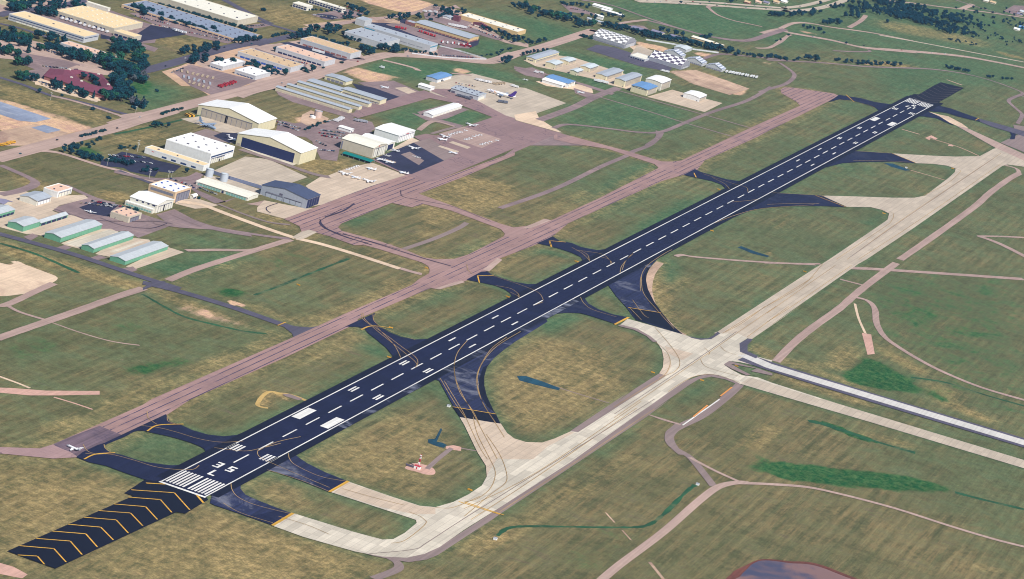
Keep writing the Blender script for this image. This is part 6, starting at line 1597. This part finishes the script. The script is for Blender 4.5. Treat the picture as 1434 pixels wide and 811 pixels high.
# ------------------------------------------------------------------ trees
def crown_mesh(name, seed, mat, shape='round', H=8.):
    r_ = random.Random(seed); vs = []; fs = []
    blobs = []
    if shape == 'round':
        for i in range(9): a = r_.uniform(0, 6.28); d = r_.uniform(.0, .30)*H; blobs.append((d*math.cos(a), d*math.sin(a), r_.uniform(.36, .82)*H, r_.uniform(.14, .24)*H))
    elif shape == 'cone':
        for i in range(9): q = i/8; blobs.append((r_.uniform(-.03, .03)*H, r_.uniform(-.03, .03)*H, (.16+.8*q)*H, (.22*(1-q)+.04)*H))
    else:
        for i in range(7): a = r_.uniform(0, 6.28); d = r_.uniform(0, .45)*H; blobs.append((d*math.cos(a), d*math.sin(a), r_.uniform(.2, .55)*H, r_.uniform(.2, .34)*H))
    for (bx, by, bz, br) in blobs:
        for _ in range(int(70 if shape != 'cone' else 45)):
            u = r_.uniform(-1, 1); a = r_.uniform(0, 6.283); q = math.sqrt(1-u*u); rr = br*r_.uniform(.55, 1.08)
            c = Vector((bx+rr*q*math.cos(a), by+rr*q*math.sin(a), bz+rr*u*.9)); sz = H*r_.uniform(.035, .075)
            n = Vector((q*math.cos(a), q*math.sin(a), u+.3)).normalized(); n = (n+Vector((r_.uniform(-.6, .6), r_.uniform(-.6, .6), r_.uniform(-.6, .6)))).normalized()
            t1 = n.orthogonal().normalized(); t2 = n.cross(t1); k = len(vs); ro = r_.uniform(0, 6.28)
            for j in range(5): b = ro+j*1.2566; vs.append(c+(t1*math.cos(b)+t2*math.sin(b))*sz*r_.uniform(.7, 1.2))
            fs.append(tuple(range(k, k+5)))
    me = bpy.data.meshes.new(name); me.from_pydata([tuple(v) for v in vs], [], fs); me.materials.append(MATS[mat]); me.update(); return me
def trunk_mesh(H, seed):
    r_ = random.Random(seed); m = MB(); m.cyl(0, 0, 0, H*.55, H*.035, H*.018, 7)
    for i in range(4):
        a = i*1.57+r_.uniform(-.4, .4); c = [(.02*H*math.cos(a+1.57*j), .02*H*math.sin(a+1.57*j)) for j in range(4)]
        m.loft([[(x, y, H*.32) for x, y in c], [(x*.4+.2*H*math.cos(a), y*.4+.2*H*math.sin(a), H*.62) for x, y in c]])
    me = bpy.data.meshes.new('trunk'); me.from_pydata(m.v, [], m.f); me.materials.append(MATS['trunk']); return me
H0 = 8.
CRM = {'d': [crown_mesh('crown', s_, 'leaf_dark', 'round') for s_ in (1, 2, 3)], 'g': [crown_mesh('crown', s_, 'leaf_green', 'round') for s_ in (4, 5)],
       'c': [crown_mesh('crown', s_, 'leaf_dark', 'cone') for s_ in (6, 7)], 'b': [crown_mesh('foliage', s_, 'leaf_dark', 'bush') for s_ in (8, 9)], 'y': [crown_mesh('crown', 11, 'leaf_dusty', 'round')]}
TRM = [trunk_mesh(H0, 1), trunk_mesh(H0, 2)]
ntree = [0]
KND = dict(d=('tree', 'dark leafy tree', 'tree'), g=('tree', 'green leafy tree', 'tree'), c=('conifer_tree', 'dark pointed conifer', 'tree'), b=('bush', 'low dark bush', 'bush'), y=('tree', 'dusty grey-green tree', 'tree'))
TS = []
def tree(kind, loc, H, label, group=None):
    TS.append((kind, loc, H, label, group))
def build_tree(kind, loc, H, label, group):
    nm, _, cat = KND[kind]; k = ntree[0]; ntree[0] += 1
    t = thing(nm, label, cat, loc, group, random.uniform(0, 6.28)); s_ = H/H0; t.scale = (s_*random.uniform(1.0, 1.35), s_*random.uniform(1.0, 1.35), s_)
    c = link(bpy.data.objects.new('foliage' if kind == 'b' else 'crown', CRM[kind][k % len(CRM[kind])])); c.parent = t
    tr = link(bpy.data.objects.new('stem' if kind == 'b' else 'trunk', TRM[k % 2])); tr.parent = t
# description|kind letters|sheet readings of the line they stand along|count|height range|spread across (m)
GR = '''beside the bend of the creek below the top-left road|ddg|a90,110 300,95|7|10,13|6
along the road above the tan-banded warehouse|ddc|a330,80 760,60|10|8,12|10
between the two tan-roofed warehouses|dc|a340,140 540,160|6|8,12|6
in the grove at the far left side|ddgc|a10,400 290,430|14|9,13|22
in the lower grove at the far left side|ddg|a10,560 220,590|9|9,12|22
along the street below the tan-banded warehouse|ddc|a380,400 620,420|5|9,13|10
in the hedge line west of the peach-roofed office|db|a450,480 620,510|9|5,8|5
south of the peach-roofed office|ddgc|a640,590 1130,640|15|9,14|14
in the thicket right of the peach-roofed office|ddg|a1130,520 1434,580|12|10,14|28
in the big clump by the dark side road|ddg|a1080,680 1400,760|12|10,14|24
in the long row east of the maroon building|ddd|X985,100 1010,300|13|10,13|6
at the south-east corner of the maroon building|ddg|X840,290 990,300|6|9,12|6
in the planting before the maroon building|ddc|X430,175 770,295|8|8,11|8
in the maroon building's courtyard|dgb|X660,95 800,170|6|6,9|3
left of the maroon building|dg|X160,110 290,150|4|8,11|8
on the meadow edge right of the long maroon row|ddy|X1080,130 1220,150|6|9,12|14
along the lower edge of the shrubby meadow|ydc|X1090,330 1210,370|5|7,11|6
along the grass verge by the dark side road|dd|b540,560 900,470|10|8,10|7
beside the dark side road near the small offices|ddc|b600,640 830,620|6|8,12|8
at the small white-roofed offices|dd|b1180,650 1420,770|5|8,10|10
along the end of the steel blue warehouse|ddg|b1080,440 1290,400|8|7,9|6
between the two longest warehouses|b|b300,50 1280,330|15|5,7|3
at the west end of the steel blue warehouse|dg|b30,90 240,160|6|8,10|10
in the car lots beside the steel blue warehouse|dgb|b290,180 880,350|9|6,9|8
at the crossroads by the three low warehouses|ddd|c340,400 500,340|6|9,12|6
right of the crossroads|dd|c570,330 880,330|10|9,13|14
in the low hedge above the plant hall|db|c880,380 1060,430|7|5,8|6
in the clump left of the plant hall|ddg|c1020,500 1180,560|9|9,12|10
in front of the plant hall|ddc|c1210,500 1420,530|9|9,13|8
in the hedge beside the crossroads meadow|b|c140,370 330,335|10|4,5|2
in front of the white office|bdg|c860,190 990,170|6|7,10|6
at the foot of the white office wings|b|c470,100 840,125|6|4,5|3
along the road above the ochre warehouse|ddc|d0,190 370,185|10|6,10|8
beside the workshop left of the maroon tower|ddg|d400,190 780,120|10|6,9|12
in the lot of the cream retail building|dg|d960,290 1340,400|13|6,9|8
right below the cream retail building|dd|d1170,410 1434,420|8|7,10|10
in the row between meadow and curved road|bd|d960,580 1290,500|9|4,6|4
at the pair above the curved road|ddd|d1150,640 1240,610|4|9,11|5
in the small row right of the curved road|ddc|e40,560 340,520|9|6,8|4
along the meadow edge by the pink road|db|e160,440 350,410|6|6,8|5
above the concrete hangar court|b|e690,380 780,390|4|6,8|4
in the wooded strip at the top, left part|ddg|e0,90 260,120|14|9,13|34
in the wooded strip at the top, middle part|ddg|e250,150 640,230|20|9,13|16
in the wooded strip at the top, right end|ddg|e640,290 780,250|7|11,14|10
around the tree-line yard|ddb|e460,50 790,80|10|6,9|8
among the sheds of the tree-line yard|dd|e680,180 1150,190|10|7,10|10
behind the arched checkered hangar|ddg|e870,270 1434,390|20|9,13|8
along the creek below the slate-roofed houses|ddg|f0,370 480,450|18|9,13|7
along the creek behind the pale fence|ddg|f480,460 900,540|18|9,13|7
along the creek towards the upper right|ddb|f900,545 1434,600|16|6,9|6
on the bank above the white blocks|dc|f140,320 420,370|5|8,11|6
beside the meadow road at the top|dd|f560,390 680,395|4|7,12|4
by the far houses along the highway|ddg|f790,20 1434,20|9|7,10|6
below the highway bend|ddd|f1280,170 1434,180|5|9,12|8
beside the highway embankment|ddd|g60,180 480,140|13|9,13|7
along the narrow road near the sandy cut|ddg|g300,280 520,320|5|7,9|4
on the slope below the highway bend|ddc|g480,240 720,250|9|9,12|6
on the wooded slope at the top, left part|ddg|g740,180 960,100|12|9,12|12
scattered along the lower creek|ddb|g0,590 300,605|9|5,7|4
in the pair beside the sandy track|dd|g330,600 450,625|3|11,14|3
along the sandy creek bed|ddb|g690,630 1290,660|24|6,9|6
scattered right of the far forest|ddb|h1040,150 1420,300|16|5,8|40
scattered along the upper road at the right|bdd|h700,90 1434,150|12|5,7|20
beside the highway ramp|ddb|g500,60 900,90|10|6,9|20
in the yards north of the ochre warehouse|ddb|d560,90 700,180|12|6,9|10
in the yard below the plant hall|db|B800,285 1000,310|8|5,7|4
beside the white office car park|ddb|c880,60 1090,150|14|6,9|10
around the salmon and ochre roofed warehouses|db|c20,560 500,740|10|5,8|8
behind the dusty brown roofed warehouse|ddg|c450,390 900,470|12|7,10|8
in the hedge by the curved perimeter road|ddb|h640,680 890,735|11|6,8|3
at the right end of the perimeter road|bd|h1020,775 1330,811|6|6,8|4'''.split('\n')
rr = random.Random(21)
for l in GR:
    de, ks, s_, n, hr, sp = l.split('|'); (x0, y0), (x1, y1) = pts(s_); n = int(n); h0, h1 = map(float, hr.split(',')); sp = float(sp)
    bg_ = s_[0] in 'aXb'; sp *= (1.4 if bg_ else 1.1); n = int(round(n*(2.0 if bg_ else 1.15))); h0, h1 = (h0*1.25, h1*1.25) if bg_ else (h0*1.12, h1*1.12); dx, dy = x1-x0, y1-y0; L = math.hypot(dx, dy); items = []
    for i in range(n):
        q = (i+.5+rr.uniform(-.4, .4))/n; o_ = rr.gauss(0, sp*.8); x = x0+dx*q-dy/L*o_; y = y0+dy*q+dx/L*o_; items.append((proj((x, y, 0))[0], x, y))
    items.sort()
    for i, (_, x, y) in enumerate(items):
        k = rr.choice(ks); tree(k, (x, y), rr.uniform(h0, h1), '%s, %s from left %s' % (KND[k][1], nth(i), de), 'trees and bushes')
# single trees read one by one
SGL = '''d|i150,350|11|largest tree on the verge above the white hangar
d|i215,345|9|lower companion of the largest verge tree above the white hangar
g|i320,350|8|round tree right of the large verge tree above the white hangar
b|i485,125|6|round bush in the median of the broad pink road
b|X770,385|7|single tree on the grass beside the access road corner
b|X900,455|6|single round tree on the large plain meadow by the junction
d|X325,245|8|wide dark tree across the road from the maroon building
b|X515,268|5|small round tree beside the road below the maroon building
c|X1110,390|9|tall thin tree near the road junction
y|X1115,310|8|greyish tree above the tall thin tree near the junction
b|X1305,230|6|lonely round tree on the meadow east of the maroon building
b|b1350,110|8|lonely tree on the brown field at the top
b|c60,110|8|lonely tree at the left of the brown field by the white office
d|c180,520|9|tree at the west end of the salmon-roofed warehouse
d|c555,720|12|large dark tree at the corner of the ochre-roofed warehouse
b|c665,690|5|round bush beside the large corner tree
b|c850,640|6|bush at the end of the black asphalt strip
d|c200,755|9|tree beside the small white office corner
b|d765,100|7|lonely tree above the cream retail building
d|f645,398|10|dark round tree beside the meadow road
d|f378,42|8|single tree below the highway
d|g1165,235|9|single broad tree below the wooded slope
b|g175,360|6|small tree at the top road junction
c|g750,445|6|small pointed tree beside the country road
c|g525,345|7|small pointed tree beside the sandy cut
d|h60,230|9|single broad tree at the left of the far forest
d|h1220,235|9|large lonely tree right of the far forest
b|h1115,180|6|small round tree right of the far forest
b|h1078,260|6|round bush right of the far forest
b|h1410,250|5|bush at the far right side
b|h1125,215|4|tiny bush right of the far forest
d|h1065,400|8|tree below the right end of the far forest
b|h1170,355|5|round bush near the right end of the far forest
d|E1035,170|8|leafy tree at the corner of the office wing
b|E745,388|5|dark bush at the lean-to windows
b|m355,480|6|dark bush left of the small pink-roofed hangar
b|m440,500|7|dark tree behind the small pink-roofed hangar
b|m1240,350|5|bush right of the little rounded shed'''.split('\n')
for l in SGL:
    k, s_, H, lab = l.split('|'); p_ = pts(s_)[0]; tree(k, p_, float(H), lab)
for de, ks, s_, n, hr, sp in (('in the planted beds by the dark hangar lot', 'bdg', 'E365,50 560,110', 20, (6, 10), 8), ('in the middle beds of the dark hangar lot', 'bdg', 'E600,100 740,130', 14, (6, 9), 7), ('along the south edge of the dark hangar lot', 'bd', 'E790,170 860,150', 5, (5, 7), 3),
        ('in the upper bed near the office lettering', 'bd', 'G20,430 130,430', 6, (4, 6), 4), ('along the hedge beside the broad pink road', 'b', 'X420,0 422,1', 2, (1, 1.2), .1), ('in the planted median of the pink road, left part', 'b', 'X670,610 880,555', 10, (4, 6), 1.5), ('in the planted median of the pink road, right part', 'b', 'i210,190 450,125', 9, (4, 6), 1.5),
        ('in the dark shrub line below the pink water tank', 'b', 'G1060,330 1170,285', 10, (4, 6), 1.5), ('in the roadside shrubs by the lot entrance', 'bg', 'X560,700 700,690', 7, (5, 8), 5), ('in the shrubs north of the lot entrance', 'b', 'X720,700 820,620', 6, (4, 7), 5), ('at the junction of country roads', 'b', 'g40,420 100,400', 4, (4, 5), 2), ('on the dark scrub patch below the forest', 'b', 'h670,400 960,450', 13, (4, 6), 10)):
    if n == 2: continue
    (x0, y0), (x1, y1) = pts(s_); dx, dy = x1-x0, y1-y0; L = math.hypot(dx, dy); items = []
    for i in range(n):
        q = (i+.5+rr.uniform(-.4, .4))/n; o_ = rr.gauss(0, sp*.8); x = x0+dx*q-dy/L*o_; y = y0+dy*q+dx/L*o_; items.append((proj((x, y, 0))[0], x, y))
    items.sort()
    for i, (_, x, y) in enumerate(items):
        k = rr.choice(ks); tree(k, (x, y), rr.uniform(*hr), '%s, %s from left %s' % (KND[k][1], nth(i), de), 'trees and bushes')
# the trees that show largest are built one by one, the small far ones as one wood
def shows(t_): return t_[2]/np.linalg.norm(np.array([t_[1][0], t_[1][1], 0])-CAM)
REST = []
for kinds in ('dgcy', 'b'):
    L_ = sorted([t_ for t_ in TS if t_[0] in kinds], key=lambda t_: -shows(t_))
    keep = L_[:295]; REST += L_[295:]
    for t_ in keep: build_tree(*t_)
# the far forest reads as one mass
fo = [('h0,60 200,40', 26, 12), ('h60,140 160,130', 14, 9), ('h210,200 300,110', 24, 13), ('h300,210 560,230', 50, 13), ('h330,120 580,150', 36, 12), ('h450,270 700,290', 40, 10), ('h620,180 860,240', 50, 11), ('h700,300 950,350', 34, 8), ('h760,160 940,200', 20, 8), ('h900,260 1060,300', 16, 8), ('h1100,370 1420,435', 26, 6),
      ('g940,110 1200,130', 30, 12), ('g1030,30 1190,60', 30, 12), ('g1220,60 1330,70', 12, 10), ('g1300,160 1434,200', 20, 12)]
bs = []; 
for s_, n, hh_ in fo:
    (x0, y0), (x1, y1) = pts(s_)
    dx, dy = x1-x0, y1-y0; L = math.hypot(dx, dy)
    for i in range(n):
        q = rr.uniform(0, 1); o_ = rr.gauss(0, 30); bs.append((x0+dx*q-dy/L*o_, y0+dy*q+dx/L*o_, hh_*rr.uniform(.7, 1.15)))
for t_ in REST: bs.append((t_[1][0], t_[1][1], t_[2]))
V_ = []; F_ = []
src = [(np.array([v.co[:] for v in m_.vertices]), [tuple(p.vertices) for p in m_.polygons]) for m_ in CRM['d']]
for i, (x, y, H) in enumerate(bs):
    co, fc = src[i % 3]; s_ = H/H0; a = rr.uniform(0, 6.28); ca, sa = math.cos(a), math.sin(a)
    P2 = np.stack([x+s_*1.15*(co[:, 0]*ca-co[:, 1]*sa), y+s_*1.15*(co[:, 0]*sa+co[:, 1]*ca), co[:, 2]*s_], 1); o_ = len(V_); V_ += [tuple(p) for p in P2]; F_ += [tuple(j+o_ for j in f_) for f_ in fc]
fo_ = mesh_obj('forest', V_, F_, 'leaf_dark'); fo_['kind'] = 'stuff'; tag(fo_, 'dark wooded slopes and creek trees at the far top', 'forest')
# ------------------------------------------------------------------ haze
mb = MB().box(-3600, -2400, -3, 9500, 4200, 1010); hz = mb.obj('haze', [], None) if 0 else None
me = bpy.data.meshes.new('haze'); me.from_pydata(mb.v, [], mb.f); b = bmesh.new(); b.from_mesh(me); bmesh.ops.recalc_face_normals(b, faces=b.faces); b.to_mesh(me); b.free()
hz = link(bpy.data.objects.new('haze', me)); hz['kind'] = 'stuff'; hz['label'] = 'thin blue air haze over the airfield'; hz['category'] = 'haze'
hm = bpy.data.materials.new('haze'); hm.use_nodes = True; n_ = hm.node_tree.nodes; n_.remove(n_['Principled BSDF'])
pv = n_.new('ShaderNodeVolumePrincipled'); pv.inputs['Color'].default_value = (.42, .64, 1, 1); pv.inputs['Density'].default_value = HAZE; pv.inputs['Anisotropy'].default_value = 0
hm.node_tree.links.new(pv.outputs[0], n_['Material Output'].inputs['Volume']); me.materials.append(hm)
